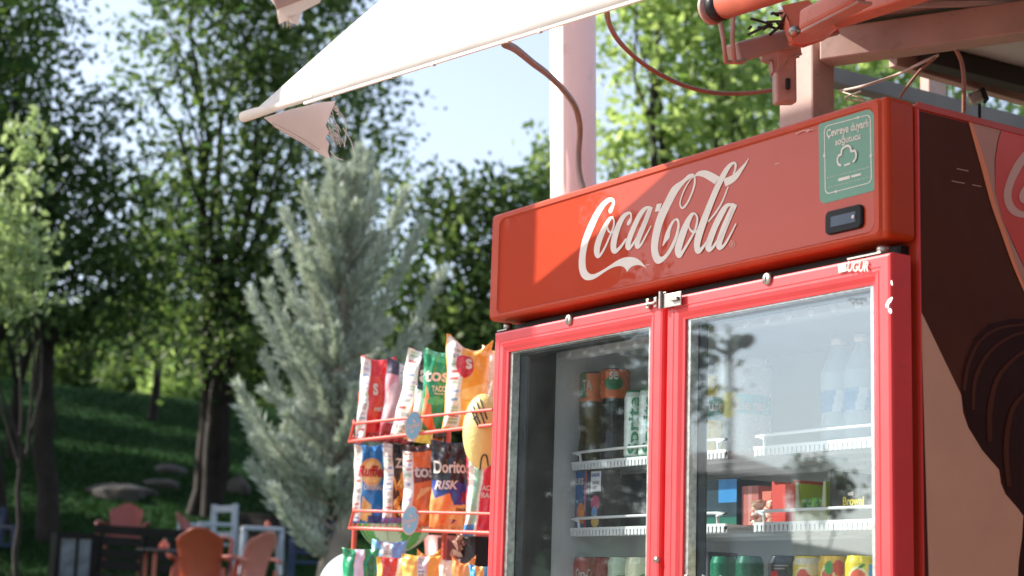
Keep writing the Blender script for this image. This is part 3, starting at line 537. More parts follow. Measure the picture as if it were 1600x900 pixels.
cl = [(.40, .605), (.35, .58), (.335, .53), (.36, .485), (.405, .475), (.415, .43), (.46, .40), (.52, .395), (.57, .42), (.585, .47), (.64, .475), (.67, .52), (.655, .575), (.61, .605)]
Sk = lambda q: S(.0026)((q[0]/1000, q[1]/1000)); ribbon_mesh(b, [(x*1000, y*1000, 28) for x, y in cl], Sk, cap=False); ribbon_mesh(b, [(455, 615, 22), (555, 610, 22)], Sk, cap=False); pass
textmesh(b, 'Bu soğutucu çevreye zarar vermeyen gaz ile', S(.0025), .14, .72, .88, .70); textmesh(b, 'çalışmaktadır çevre dostu ürün', S(.0025), .14, .835, .86, .82)
fpoly(b, rrect(.34, .75, .55, .785, .015, 3), S(.0024)); fpoly(b, rrect(.57, .755, .74, .78, .01, 3), S(.0024)); b.build('sticker_print', M['logo'], ST)
# thermometer display
b = MB(); P0 = onp(1293, 331, 1, 0); P1 = onp(1351, 357, 1, 0); zc = onp(1321, 344, 1, 0)[2]; h = .021
o = rrect(P0[0], zc-h, P1[0], zc+h, .010, 6); n = len(o); b.add([(x, y, z) for y, k_ in ((-.0002, 1), (-.0055, 1), (-.0075, .93)) for x, z in [((x-(P0[0]+P1[0])/2)*k_+(P0[0]+P1[0])/2, (z-zc)*k_+zc) for x, z in o]], [(j*n+i, j*n+(i+1) % n, (j+1)*n+(i+1) % n, (j+1)*n+i) for j in (0, 1) for i in range(n)]+[tuple(range(2*n, 3*n))]); TD = b.build('thermometer_display', mat('matt_black', (.008, .008, .010), .4, spec=.15), HD)
b = MB(); b.box((P0[0]+.016, -.0082, zc-h*.45), (P1[0]-.014, -.0074, zc+h*.45)); b.build('lcd_window', M['lcd'], TD, .001)
b = MB(); b.lathe((P1[0]-.019, -.0086, zc), [(0, 0), (.0035, 0), (.0035, .0008), (0, .0008)], 12, ax=(0, -1, 0)); b.build('display_mark', M['logo'], TD)
# small scratches on the header
for x, y, l in ((1246, 210, 22), (1262, 207, 12), (1212, 257, 7), (1010, 415, 6), (1040, 462, 5)):
    b = MB(); ribbon_mesh(b, [(x, y, 1.4), (x+l*.5, y-l*.22, 1), (x+l, y-l*.28, 1.2)], front(.0046 if x > 1240 else .0016), cap=False); b.build('scratch', M['logop'], HD)
# doors
def sweep_frame(x0, x1, z0, z1, prof):
    mb = MB(); C = [(x0, z0, 1, 1), (x1, z0, -1, 1), (x1, z1, -1, -1), (x0, z1, 1, -1)]; n = len(prof)
    for k in range(4):
        a, c = C[k], C[(k+1) % 4]; vs = [(a[0]+a[2]*o, y, a[1]+a[3]*o) for o, y in prof]+[(c[0]+c[2]*o, y, c[1]+c[3]*o) for o, y in prof]
        mb.add(vs, [(i, i+1, n+i+1, n+i) for i in range(n-1)])
    return mb
PROF = [(0, .0485), (0, .006), (.002, .002), (.006, 0), (.022, 0), (.0235, .0012), (.027, .0012), (.0285, .0), (.036, .0015), (.044, .007), (.0485, .0085), (.0485, .0485), (0, .0485)]
def door(x0, x1, gx0, gx1, zt, label, lockx, lockpx, name='door'):
    z0 = .16; zg = 1.681; o = sweep_frame(x0, x1, z0, zt, PROF); D = o.build('door', M['reddoor'], FR, .0); tag(D, label)
    gl = MB().add([(gx0, .012, z0+.05), (gx1, .012, z0+.05), (gx1, .012, zg), (gx0, .012, zg)], [(0, 1, 2, 3)]); gl.add([(gx0, .034, z0+.05), (gx1, .034, z0+.05), (gx1, .034, zg), (gx0, .034, zg)], [(0, 1, 2, 3)]); gl.build('glass_pane', GL, D)
    sp = sweep_frame(gx0, gx1, z0+.05, zg, [(0, .0135), (.0, .0325), (.011, .0325), (.011, .0135), (0, .0135)]); sp.build('spacer_bar', M['alu'], D)
    bk = sweep_frame(gx0+.0005, gx1-.0005, z0+.0505, zg-.0005, [(0, .036), (.014, .036), (.018, .05), (.018, .052), (0, .052), (0, .036)]); bk.build('inner_seal', M['black'], D)
    P = onp(*lockpx, 1, 0); L_ = MB().lathe((P[0], -.006, P[2]), [(0, 0), (.009, 0), (.0115, .002), (.0115, .008), (.0, .008)][::1], 24, ax=(0, 1, 0)); lk = L_.build('lock', M['chrome'], D)
    MB().box((P[0]-.0012, -.0068, P[2]-.005), (P[0]+.0012, -.0061, P[2]+.005)).build('keyhole', M['ink'], D)
    return D
DL = door(.024, .6385, .0735, .5905, 1.7215, 'left glass door, reflecting dark trees', 0, (890, 500))
DR = door(.6515, 1.2555, .7005, 1.2065, 1.7215, 'right glass door, reflecting the pale sky', 0, (1200, 436))
# grooves along the frame's joint, maker badge, worn paint
b = MB(); textmesh(b, 'UGUR', front(.0035), 1325, 425, 1359, 408, .03, -.15); b.add([tuple(front(.003)(q)) for q in ((1311, 413), (1324, 410), (1325, 424), (1312, 427))], [(0, 1, 2, 3)]); b.build('maker_badge', M['chrome'], DR)
b = MB(); shape([(1384,477),(1388,468),(1395,464),(1393,471),(1389,476),(1389,481),(1386,481)], front(.0006), b); shape([(1388,484),(1392,482),(1394,488),(1391,490)], front(.0006), b); shape([(1392,440),(1394,438),(1395,446),(1393,445)], front(.0006), b); b.build('paint_chip', M['white'], DR)
b = MB(); textmesh(b, 'SAFETY GLASS TEMPERED', front(-.0115), 1317, 470, 1347, 464); textmesh(b, 'TSE  M 10 088', front(-.0115), 1323, 474.5, 1341, 470.5); b.build('glass_marking', M['ink'], DR)
b = MB(); textmesh(b, 'SAFETY GLASS TEMPERED', front(-.0115), 980, 531, 1003, 525.5); b.build('glass_marking', M['ink'], DL)
# hasp, latch, hinge plate, screws
def fbox(px0, py0, px1, py1, y0, y1): A, B = onp(px0, py0, 1, 0), onp(px1, py1, 1, 0); return (A[0], y0, B[2]), (B[0], y1, A[2])
b = MB(); P = onp(1055, 468, 1, 0)
b.box((P[0]-.028, -.010, P[2]-.016), (P[0]+.030, -.007, P[2]+.012)); b.box((P[0]-.030, -.0068, P[2]-.014), (P[0]-.022, -.0005, P[2]+.018)); b.tube([(P[0]-.03, -.013, P[2]-.016), (P[0]-.03, -.013, P[2]+.018)], .004, 10); b.box((P[0]+.004, -.016, P[2]-.006), (P[0]+.024, -.0102, P[2]+.002)); b.build('hasp', M['chrome'], DR, .0012)
b = MB(); P = onp(1022, 474, 1, 0)
for dx in (-.017, .008): b.box((P[0]+dx, -.008, P[2]-.010), (P[0]+dx+.009, -.0004, P[2]+.010))
b.tube([(P[0]-.014, -.010, P[2]-.002), (P[0]+.016, -.010, P[2]-.002)], .0028, 8); b.build('latch', M['chrome'], DL, .001)
b = MB(); b.box((W-.10, .003, 1.7235), (W-.02, .045, 1.7265)); b.lathe((W-.035, .025, 1.7275), [(0, 0), (.012, 0), (.012, .012), (.007, .014), (0, .014)], 18); b.build('hinge', M['chrome'], FR)
b = MB(); b.box((.03, .003, 1.7235), (.07, .04, 1.7265)); b.lathe((.045, .022, 1.7275), [(0, 0), (.01, 0), (.01, .015), (0, .015)], 18); b.build('hinge', M['chrome'], FR)
for px, py in ((1031, 875), (1078, 903)):
    P = onp(px, py, 1, 0); MB().lathe((P[0], -.012, P[2]), [(0, 0), (.006, .001), (.007, .006), (.004, .012), (0, .012)], 14, ax=(0, 1, 0)).build('screw', M['chrome'], DL)
# printed side panel
def side(off): return lambda q: onp(q[0], q[1], 0, W)+V(off, 0, 0)
def sidepoly(name, P, m, off, smooth=False, parent=None):
    P = [tuple(q) for q in smoothpts(P, 5, True)] if smooth else P; b = MB(); fpoly(b, dedupe(P), side(off)); return b.build(name, m, parent or FR)
zt = 1.985; cor = [(.0765, 1.985), (.70, 1.985), (.70, .14), (.0765, .14)]; b = MB(); b.add([(W+.0008, y, z) for y, z in cor], [(0, 1, 2, 3)]); SP = b.build('side_print', M['brownp'], FR)
sidepoly('ribbon_print', [(1511,183),(1521,215),(1541,285),(1560,350),(1580,410),(1603,462),(1640,540),(1640,400),(1600,420),(1581,380),(1566,345),(1554,300),(1553,250),(1558,218),(1565,196)], M['ribp'], .0014, False, SP)
b = MB(); ribbon_mesh(b, [(1512,184,3),(1521,212,6),(1536,262,8),(1550,316,7),(1566,362,7),(1584,415,5),(1604,463,4)], side(.0020), cap=False); b.build('ribbon_edge_print', M['glowp'], SP)
sidepoly('red_disc_print', [(1566,197),(1559,218),(1554,250),(1554,300),(1566,345),(1582,380),(1601,420),(1720,500),(1720,250)], M['redp'], .0018, False, SP)
b = MB()
ribbon_mesh(b, [(1640,214,6),(1612,232,10),(1592,255,13),(1577,285,12),(1573,310,12),(1583,330,12),(1605,337,8),(1640,335,6)], side(.0024), cap=False)
ribbon_mesh(b, [(1640,275,8),(1612,285,8),(1598,300,10),(1596,313,8),(1610,318,6)], side(.0027), cap=False); b.build('script_print', M['logop'], SP)
sidepoly('lower_tan_print', [(1438,486),(1470,553),(1501,617),(1504,645),(1512,668),(1534,704),(1560,734),(1563,755),(1570,772),(1590,795),(1598,806),(1596,840),(1591,875),(1586,960),(1452,960)], M['tanp'], .0013, False, SP)
sidepoly('bottle_print', [(1501,620),(1502,585),(1508,560),(1522,528),(1545,506),(1580,498),(1640,500),(1640,1000),(1588,1000),(1592,875),(1597,840),(1599,806),(1589,793),(1571,770),(1561,733),(1534,702),(1512,666)], M['ribd'], .0017, False, SP)
b = MB()
for P in ([(1505,610,5),(1512,570,5),(1530,533,4),(1560,513,4),(1600,507,4)], [(1519,640,5),(1523,590,6),(1545,550,5),(1580,525,4),(1612,518,4)], [(1545,690,7),(1545,640,8),(1558,590,7),(1590,555,5),(1620,545,4)], [(1575,760,7),(1570,700,8),(1580,640,7),(1605,610,5)]): ribbon_mesh(b, P, side(.0021+.0002*len(b.v)/40), cap=False)
b.build('bottle_rib_print', M['brownp'], SP)
for x, y, l in ((1493, 264, 18), (1485, 283, 20), (1517, 289, 14), (1437,548,3),(1454,600,2)):
    b = MB(); ribbon_mesh(b, [(x, y, 1.0), (x+l/3, y+l*.08, 1.0), (x+l, y+l*.2, 1.0)], side(.0032), cap=False); b.build('scratch', M['logop'], SP)
b = MB().box((W+.0003, .0725, 1.988), (W+.0035, .70, 1.9995)); b.build('top_trim', M['redtrim'], FR); b = MB().box((W+.0003, .0725, .14), (W+.003, .0762, 1.9872)); b.build('side_trim', M['reddoor'], FR)
# shelves
SH = (1.437, 1.287, 1.095)
for x0, x1 in ((.064, .606), (.688, 1.186)):
    for z in SH:
        s = MB(); 
        for x in np.arange(x0+.01, x1-.005, .0125): s.box((x-.0016, .205, z-.0035), (x+.0016, .60, z))
        for y in (.203, .33, .46, .6): s.box((x0, y-.004, z-.011), (x1, y, z-.0036))
        s.box((x0, .196, z-.005), (x1, .1988, z+.001))
        for x in np.arange(x0+.004, x1-.01, .0125): s.box((x, .1955, z-.0165), (x+.0085, .1975, z-.0052))
        s.box((x0, .199, z-.018), (x1, .2005, z-.0052)); s_ = s.build('shelf', M['wire'], FR)
        g = MB().tube(smoothpts([(x0+.03, .202, z-.004), (x0+.03, .199, z+.016), (x0+.04, .199, z+.0225), (x1-.04, .199, z+.0225), (x1-.03, .199, z+.016), (x1-.03, .202, z-.004)], 3), .0032, 8); g.build('guard_rail', M['wire'], s_)
b = MB().box((.07, .150, 1.672), (1.18, .185, 1.703)); LB = b.build('light_bar', M['liner'], FR, .002)
for x in list(np.arange(.11, .6, .062))+list(np.arange(.72, 1.17, .062)): MB().lathe((x, .145, 1.680), [(0, 0), (.006, .001), (.0095, .005), (.0, .005)], 12, ax=(0, 1, -.3)).build('light_lens', M['white'], LB)
#NEXT2
# ------------------------------------------------------------------ awning
def hit(px, py, P, n):
    D = ray(px, py); return CP+D*(((np.array(P)-CP)@n)/(D@n))
nS = np.cross(V(1, 0, 0), SUN); T0 = hit(380, 190, (0, 0, 1.748), nS); E0 = hit(975, 5, (0, 0, 1.748), nS)
def shadow(P, y=0): return P-SUN*((P[1]-y)/SUN[1])
sT = shadow(T0); nU = np.cross(V(.349, 0, 1.872)-sT, SUN); U0 = hit(600, 0, sT, nU)
print('AWNING', T0, E0, U0, 'shadow', sT, shadow(U0))
def sheetmesh(A, B, C, D, nu=40, nv=24, sag=.02, th=.003, rip=.006):
    """A-B lower edge, D-C upper edge"""
    n = np.cross(B-A, D-A); n /= np.linalg.norm(n); mb = MB(); vs = []
    for s_ in (0, 1):
        for j in range(nv+1):
            for i in range(nu+1):
                u, v = i/nu, j/nv; P = (A*(1-u)+B*u)*(1-v)+(D*(1-u)+C*u)*v
                P = P+n*(sag*math.sin(math.pi*u)*math.sin(math.pi*v)+rip*math.sin(u*19+v*7)*math.sin(math.pi*v)+s_*th); vs.append(P)
    k = (nu+1)*(nv+1); fs = []
    for j in range(nv):
        for i in range(nu): a = j*(nu+1)+i; fs += [(a, a+1, a+nu+2, a+nu+1), (k+a, k+a+nu+1, k+a+nu+2, k+a+1)]
    for i in range(nu): fs += [(i, k+i, k+i+1, i+1)]; a = nv*(nu+1)+i; fs += [(a, a+1, k+a+1, k+a)]
    for j in range(nv): a = j*(nu+1); fs += [(a, a+nu+1, k+a+nu+1, k+a)]; a += nu; fs += [(a, k+a, k+a+nu+1, a+nu+1)]
    return mb.add(vs, fs, 0, True)
E1 = T0+(E0-T0)*2.6; U1 = T0+(U0-T0)*3.0
AW = empty('awning', T0, 'torn white canvas awning sloping down to a ragged tip at the upper left', 'awning')
ab = T0+(U1-T0)*.004; sheetmesh(T0, E1, E1+(U1-T0)*.9, U1).build('canvas', M['canvas'], AW)
dirE = (E0-T0)/np.linalg.norm(E0-T0); R_ = .0130
MB().tube([T0+V(0, 0, .012), T0+dirE*.05+V(0, 0, .012), T0+dirE*.34+V(0, 0, .008)], [R_, R_, R_*.35], 14).build('rolled_hem', M['canvas_old'], AW)
MB().obox(T0+dirE*.3-V(0, 0, .002), E1-V(0, 0, .002), .006, .006).build('hem', M['canvas_old'], AW)
for t in (.30, .47, .58, .76, .83): 
    P = T0+(E0-T0)*t; MB().obox(P-dirE*.004-V(0, 0, .003), P+dirE*.004-V(0, 0, .003), .007, .008).build('hem_clip', M['wirecol'], AW)
dT = (T0-CP)@FW; b = MB()
fl = [(412,184),(450,172),(500,160),(524,158),(520,168),(514,182),(509,196),(514,206),(508,215),(514,224),(512,236),(516,249),(498,240),(470,222),(440,206)]
P3 = [at(x, y, dT-.05+.0006*(x-412)) for x, y in fl]; n = len(P3); b.add([*P3, *[p+FW*.003 for p in P3]], [tuple(t) for t in tess(P3)]+[tuple(i+n for i in reversed(t)) for t in tess(P3)]); b.build('torn_flap', M['canvas_old'], AW)
b = MB()
for k in range(34):
    x, y = 512+rng.uniform(-3, 14), 158+rng.uniform(0, 60)*.9; L_ = rng.uniform(8, 26); dx = rng.uniform(.1, 1); pts = [at(x+dx*L_*t, y+L_*(t*t*.8), dT+.02) for t in np.linspace(0, 1, 5)]; b.tube(pts, [.0012, .0011, .001, .0008, .0005], 4)
for P in ([(536,200),(548,220),(553,238)], [(516,236),(525,246),(536,250)], [(520,165),(540,190),(538,230)]): b.tube([at(x, y, dT+.02) for x, y in smoothpts(P, 5)], .0012, 4)
b.build('fringe', M['logo'], AW)
b = MB(); 
for off in (4, 9): b.tube([at(x, y-off, dT-.052+.0006*(x-412)) for x, y in smoothpts([(425,201),(440,208),(470,224),(500,243)], 4)], .0007, 4)
b.build('seam', M['wirecol'], AW)
# scrap of the next awning at the top edge
nV = np.cross(V(0, 0, 1), SUN); G0 = hit(507, 12, (.185, 0, 1.9), nV); dG = (G0-CP)@FW; print('SCRAP depth', dG)
dG = 5.4
e = empty('awning_scrap', at(460, 20, dG), 'ragged end of a second awning with pinkish bar, above left of the white canvas', 'awning')
MB().obox(at(430, 8, dG), at(530, -30, dG), .04, .045).build('front_bar', M['pinkmetal'], e, .004)
sheetmesh(V(-1.75, -.40, 3.12), V(.35, -.36, 3.12), V(.35, -.85, 4.2), V(-1.75, -.85, 4.2), 20, 14).build('canvas', M['canvas'], e)  # unseen upper canvas, added to keep sun off the kiosk beams
MB().obox(V(-1.75, -.40, 3.11), V(.35, -.36, 3.11), .04, .045).build('front_bar', M['pinkmetal'], e, .004)  # bar along the added upper canvas, also unseen
P3 = [at(*q, dG+.03) for q in ((434,14),(505,-12),(540,-60),(420,-60),(415,-10))]; n = len(P3); b = MB(); b.add([*P3, *[p+FW*.003 for p in P3]], [tuple(t) for t in tess(P3)]+[tuple(i+n for i in reversed(t)) for t in tess(P3)]); b.build('canvas_corner', M['canvas'], e)
P3 = [at(*q, dG-.02) for q in ((432,14),(478,-3),(505,-10),(500,4),(480,14),(470,20),(466,40),(460,28),(452,34),(448,26),(436,38),(434,28))]; b = MB(); b.add([*P3, *[p+FW*.003 for p in P3]], [tuple(t) for t in tess(P3)]+[tuple(i+n for i in reversed(t)) for t in tess(P3)]); b.build('torn_flap', M['canvas_old'], e)
b = MB()
for k in range(14): x = rng.uniform(438, 470); b.tube([at(x, 25, dG), at(x+rng.uniform(-2, 4), 25+rng.uniform(8, 22), dG)], [.0014, .0006], 4)
b.build('fringe', M['canvas_old'], e)
# invented unseen banner on a pole, added to shade the left end of the header
c_ = [V(x, 0, z)+SUN*2.0 for x, z in ((-.12, 1.69), (.187, 1.69), (.187, 2.04), (-.12, 2.04))]; e = empty('added_shade_banner', V(c_[0][0]-.03, c_[0][1], .03), 'added unseen banner on a slim pole, placed to shade the header', 'banner'); b = MB(); b.add([*c_, *[p+V(0, .004, 0) for p in c_]], [(0,1,2,3),(7,6,5,4),(0,4,5,1),(1,5,6,2),(2,6,7,3),(3,7,4,0)]); b.build('banner', M['redtrim'], e); MB().box((c_[0][0]-.06, c_[0][1]-.02, .03), (c_[0][0]-.005, c_[0][1]+.02, c_[3][2]+.02)).build('pole', M['iron'], e)
# ------------------------------------------------------------------ white column, cables
dP = 4.95; A = at(896, 300, dP); B = at(895, 40, dP); ax = (B-A)/np.linalg.norm(B-A); base = A-ax*(A[2]/ax[2]); b = MB(); r_ = 36*dP/F
b.lathe(base, [(0, 0), (r_, 0), (r_, 3.6), (0, 3.6)], 48, ax=ax); PO = empty('round_column', base, 'round white painted steel column standing behind the cooler', 'column'); b.build('shaft', M['post'], PO); MB().lathe(base, [(0, 0.001), (r_*1.7, 0.001), (r_*1.7, .02), (r_, .021)], 32).build('base_plate', M['post'], PO)
def cable(name, pts, r, m, label):
    P = [at(*p) for p in pts]; o = MB().tube(smoothpts(P, 7), r, 8).build(name, m); return tag(o, label, 'cable')
cable('cable', [(789,69,3.45),(806,77,3.6),(832,98,3.9),(858,118,4.2),(884,145,4.5),(900,170,4.7),(906,200,4.75),(904,240,4.75),(905,270,4.7),(912,298,4.6)], .0085, M['cable'], 'brown cable curving down in front of the white column')
cable('cable', [(948,14,3.3),(953,40,3.5),(972,70,3.7),(1010,103,3.9),(1060,130,4.05),(1110,144,4.15),(1160,146,4.2),(1206,141,4.2)], .0055, M['cable'], 'brown cable sagging from the awning to the kiosk bracket')
cable('cable', [(1494,78,4.0),(1502,96,4.0),(1506,125,4.0),(1506,176,4.0)], .0055, M['cable'], 'short brown cable dropping onto the cooler side')
cable('wire', [(1466,86,4.1),(1440,98,4.1),(1400,117,4.2),(1350,134,4.2),(1312,142,4.3)], .0035, M['wirecol'], 'pale wire running left from the beam above the cooler')
cable('wire', [(1462,90,4.05),(1440,108,4.05),(1420,132,4.05),(1406,152,4.05)], .0035, M['cable'], 'dark wire running down from the beam to the cooler corner')
cable('wire', [(1312,142,4.3),(1335,150,4.2),(1352,158,4.2),(1320,154,4.2),(1345,143,4.2)], .002, M['wirecol'], 'thin pale wire bundle lying behind the header corner')
# ------------------------------------------------------------------ kiosk canopy
KC = empty('kiosk_canopy', (2.3, .9, 0), 'pinkish white steel kiosk canopy with sheet roof above the cooler', 'canopy')
z0k = 2.40; Yp = .78; x0 = onp(1217, 180, 1, Yp)[0]; x1 = onp(1270, 180, 1, Yp)[0]; y1 = onp(1305, 150, 0, x1)[1]; zB = onp(1300, 50, 1, Yp)[2]
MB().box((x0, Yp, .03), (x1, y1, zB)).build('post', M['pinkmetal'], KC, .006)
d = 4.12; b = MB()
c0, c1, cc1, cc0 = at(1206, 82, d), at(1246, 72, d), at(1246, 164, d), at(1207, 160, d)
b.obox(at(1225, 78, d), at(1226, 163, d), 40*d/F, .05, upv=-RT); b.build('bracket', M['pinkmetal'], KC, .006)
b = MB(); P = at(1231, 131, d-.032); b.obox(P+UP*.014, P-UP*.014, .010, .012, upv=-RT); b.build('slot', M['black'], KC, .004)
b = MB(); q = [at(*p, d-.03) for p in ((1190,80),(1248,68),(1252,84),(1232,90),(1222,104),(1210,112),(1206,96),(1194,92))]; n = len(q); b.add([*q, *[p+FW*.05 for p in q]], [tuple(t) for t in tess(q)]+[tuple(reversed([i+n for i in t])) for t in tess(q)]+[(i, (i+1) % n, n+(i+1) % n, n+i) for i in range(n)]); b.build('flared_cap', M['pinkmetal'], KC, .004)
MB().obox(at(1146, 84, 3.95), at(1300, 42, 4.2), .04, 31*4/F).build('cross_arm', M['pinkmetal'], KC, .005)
b = MB(); 
for dx in (0, 14): b.tube([at(1122+dx*1.7, 20, 3.9), at(1130+dx, 60, 3.9), at(1134+dx, 97, 3.9), at(1160+dx*.3, 97-dx*.2, 3.95)], .0055, 6)
b.build('loop_bracket', M['pinkmetal'], KC)
b = MB(); q = [at(*p, 3.9) for p in ((1226,12),(1262,4),(1290,28),(1308,45),(1296,56),(1262,64),(1242,62),(1232,36))]; n = len(q); b.add([*q, *[p+FW*.07 for p in q]], [tuple(t) for t in tess(q)]+[tuple(reversed([i+n for i in t])) for t in tess(q)]+[(i, (i+1) % n, n+(i+1) % n, n+i) for i in range(n)]); b.build('arm_joint', M['orange'], KC, .007, 3)
MB().obox(at(1256, 33, 3.8), at(1345, -12, 3.55), .03, 36*3.8/F).build('folding_arm', M['orange'], KC, .012, 3)
MB().obox(at(1262, 50, 3.79), at(1352, 4, 3.54), .034, .008).build('arm_edge', M['pinkmetal'], KC, .002)
b = MB(); b.lathe(at(1240, 50, 3.88), [(0, 0), (.012, 0), (.012, .02), (0, .02)], 16, ax=-FW); b.build('bolt', M['chrome'], KC)
P = at(1216, 38, 3.98); b = MB(); 
for k in range(26): q = P+rng.normal(size=3)*V(.022, .022, .008); b.obox(q, q+rng.normal(size=3)*V(.03, .03, .006), .006, .004)
tag(b.build('leaf_litter', M['bark']), 'clump of dead leaves caught on the canopy arm', 'leaf litter', kind='stuff')
MB().box((2.35, -.85, .03), (2.43, 2.6, z0k)).build('added_shade_wall', mat('added_wall_boarding', (.10, .045, .03), .7, var=.2, vscale=3, dirt=.3), KC)  # unseen wall added to block sky light and warm the cooler's side
# roller
A, B = at(1132, 6, 3.75), at(1262, -36, 3.55); rr = 24*3.75/F; dd = (B-A)/np.linalg.norm(B-A)
RO = empty('awning_roller', A, 'red awning roller tube with black end cap at the top edge', 'roller'); MB().lathe(A, [(0, 0), (rr, 0), (rr, .9), (0, .9)], 36, ax=dd).build('tube', mat('faded_red_tube', (.36, .09, .055), .45, var=.2, vscale=14, dirt=.3), RO)
MB().lathe(A-dd*.034, [(0, 0), (rr*.8, 0), (rr*1.03, .008), (rr*1.03, .033), (0, .033)], 36, ax=dd).build('end_cap', M['black'], RO)
MB().lathe(A-dd*.046, [(0, 0), (rr*1.12, 0), (rr*1.12, .010), (0, .010)], 36, ax=dd).build('end_plate', M['pinkmetal'], RO)
# beams and roof
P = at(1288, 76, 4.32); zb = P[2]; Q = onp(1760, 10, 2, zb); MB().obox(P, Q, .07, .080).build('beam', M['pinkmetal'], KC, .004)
P = at(1284, 28, 4.0); Q = onp(1560, -62, 2, P[2]); MB().obox(P, Q, .05, .062).build('beam', M['orange'], KC, .005)
P = at(1285, 117, 4.9); Q = onp(1640, 208, 2, P[2]); MB().obox(P, Q, .05, 26*4.9/F).build('beam', M['greybar'], KC, .004)
P = at(1345, 115, 4.8); 
z0 = zb+.055; poly = [onp(*q, 2, z0) for q in ((1283, 46), (1395, 88), (1760, 192), (2300, 260), (2300, -500), (1500, -420), (1283, -200))]
n = len(poly); b = MB(); b.add([*poly, *[p+V(0, 0, .03) for p in poly]], [tuple(range(n)), tuple(reversed(range(n, 2*n)))]+[(i, (i+1) % n, n+(i+1) % n, n+i) for i in range(n)]); b.build('roof_sheet', M['sheet'], KC)
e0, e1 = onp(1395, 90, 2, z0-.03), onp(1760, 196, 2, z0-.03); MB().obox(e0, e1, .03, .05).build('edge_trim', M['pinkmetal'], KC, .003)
i0, i1 = onp(1445, 88, 2, z0-.03), onp(1760, 168, 2, z0-.03); MB().obox(i0, i1, .05, .05).build('edge_beam', M['dark'], KC, .003)
for dy in (-60, -120, -180):
    a0, a1 = onp(1300, 40+dy*.5, 2, z0-.008), onp(1900, 60+dy, 2, z0-.008); MB().obox(a0, a1, .012, .012).build('sheet_rib', M['sheet'], KC)
x0 = onp(1437, 130, 1, 1.9); x1 = onp(1452, 130, 1, 1.9); MB().box((x0[0], 1.9, .03), (x1[0], 1.98, onp(1440, 96, 1, 1.9)[2])).build('post', M['pinkmetal'], KC, .004)
e = empty('camera_box', at(1530, 152, 4.6), 'small dark box camera clamped behind the cooler under the roof', 'security camera')
MB().obox(at(1512, 158, 4.6), at(1534, 150, 4.6), .03, .032).build('housing', M['alu'], e, .005); MB().obox(at(1534.6, 150, 4.6), at(1540, 148, 4.6), .036, .038).build('hood', M['black'], e, .003); MB().obox(at(1530, 158, 4.62), at(1530, 190, 4.62), .008, .008, upv=-RT).build('stalk', M['black'], e)
# ------------------------------------------------------------------ what the glass reflects (stands across the path, behind the viewer's left)
def mbase(px, d): P = mir(at(px, 900, d)); return V(P[0], P[1], 0)
def mtree(px0, d, lob, dens, leaf, m, lab, r0=.12, clump=.3):
    tree('broadleaf_tree', mbase(px0, d), [lobe(x, y, d, rx, ry, mirror=True) for x, y, rx, ry in lob], dens, leaf, m, lab, r0=r0, mb_mirror=True, clump=clump)
mtree(840, 24, [(800,330,90,90),(860,400,100,100),(930,470,80,90),(780,480,90,90),(700,330,90,100),(800,560,110,100),(880,600,110,110),(760,720,120,110),(880,760,110,110),(720,560,100,110),(700,430,90,70),(840,450,60,60)], 26, .09, LF['vdark'], 'dark evergreen tree reflected in the left cooler door', .16)
mtree(985, 30, [(985,580,32,50),(975,660,50,60),(1000,740,45,60)], 26, .1, LF['dark'], 'smaller tree reflected beside the lamp', .1)
mtree(1085, 27, [(1083,545,20,36),(1078,620,14,40)], 18, .09, LF['dark'], 'narrow tree reflected at the edge of the right door', .08)
mtree(1275, 60, [(1265,750,34,30),(1290,770,36,34)], 20, .14, LF['dark'], 'low far tree reflected above the shelf of the right door', .1)
d = 16; b0 = mbase(1134, d); top = mir(at(1134, 520, d)); e = empty('street_lamp', b0, 'dark twin headed street lamp reflected in the right cooler door', 'street lamp')
MB().tube([b0, V(b0[0], b0[1], top[2])], [.06, .035], 10).build('pole', M['iron'], e)
for px in (1093, 1162):
    H = mir(at(px, 533, d)); J = V(b0[0], b0[1], mir(at(1134, 545, d))[2]); a = MB().tube([J, (J+H)/2+V(0, 0, .0), H], .02, 8).build('arm', M['iron'], e)
    dv = (H-J); dv /= np.linalg.norm(dv); MB().obox(H-dv*.10, H+dv*.10, .12, .09).build('lamp_head', M['iron'], e, .02)
# house
d = 52; c = mbase(1150, d); z1 = mir(at(1240, 742, d))[2]; zr = mir(at(1150, 690, d))[2]; ax = mir(at(1240, 742, d))-mir(at(1050, 742, d)); ax[2] = 0; L_ = np.linalg.norm(ax); ax /= L_; ay = V(-ax[1], ax[0], 0); ay = ay if ay@(c-CP) > 0 else -ay
e = empty('house', c, 'pale two storey house with hipped tile roof reflected in the right door', 'house')
def hb_(name, x0, x1, y0, y1, za, zb_, m): 
    vs = [c+ax*x+ay*y+V(0, 0, z) for x, y, z in ((x0,y0,za),(x1,y0,za),(x1,y1,za),(x0,y1,za),(x0,y0,zb_),(x1,y0,zb_),(x1,y1,zb_),(x0,y1,zb_))]
    return MB().add(vs, [(0,3,2,1),(4,5,6,7),(0,1,5,4),(1,2,6,5),(2,3,7,6),(3,0,4,7)]).build(name, m, e)
h_ = L_/2; hb_('wall', -h_, h_*.8, 0, 7, 0, z1, M['house'])
vs = [c+ax*x+ay*y+V(0, 0, z) for x, y, z in ((-h_-.5,-.6,z1),(h_,-.6,z1),(h_,7.6,z1),(-h_-.5,7.6,z1),(-h_*.5,3.2,zr),(h_*.1,3.2,zr))]; MB().add(vs, [(0,1,5,4),(1,2,5),(2,3,4,5),(3,0,4),(0,3,2,1)]).build('roof', M['roof'], e)
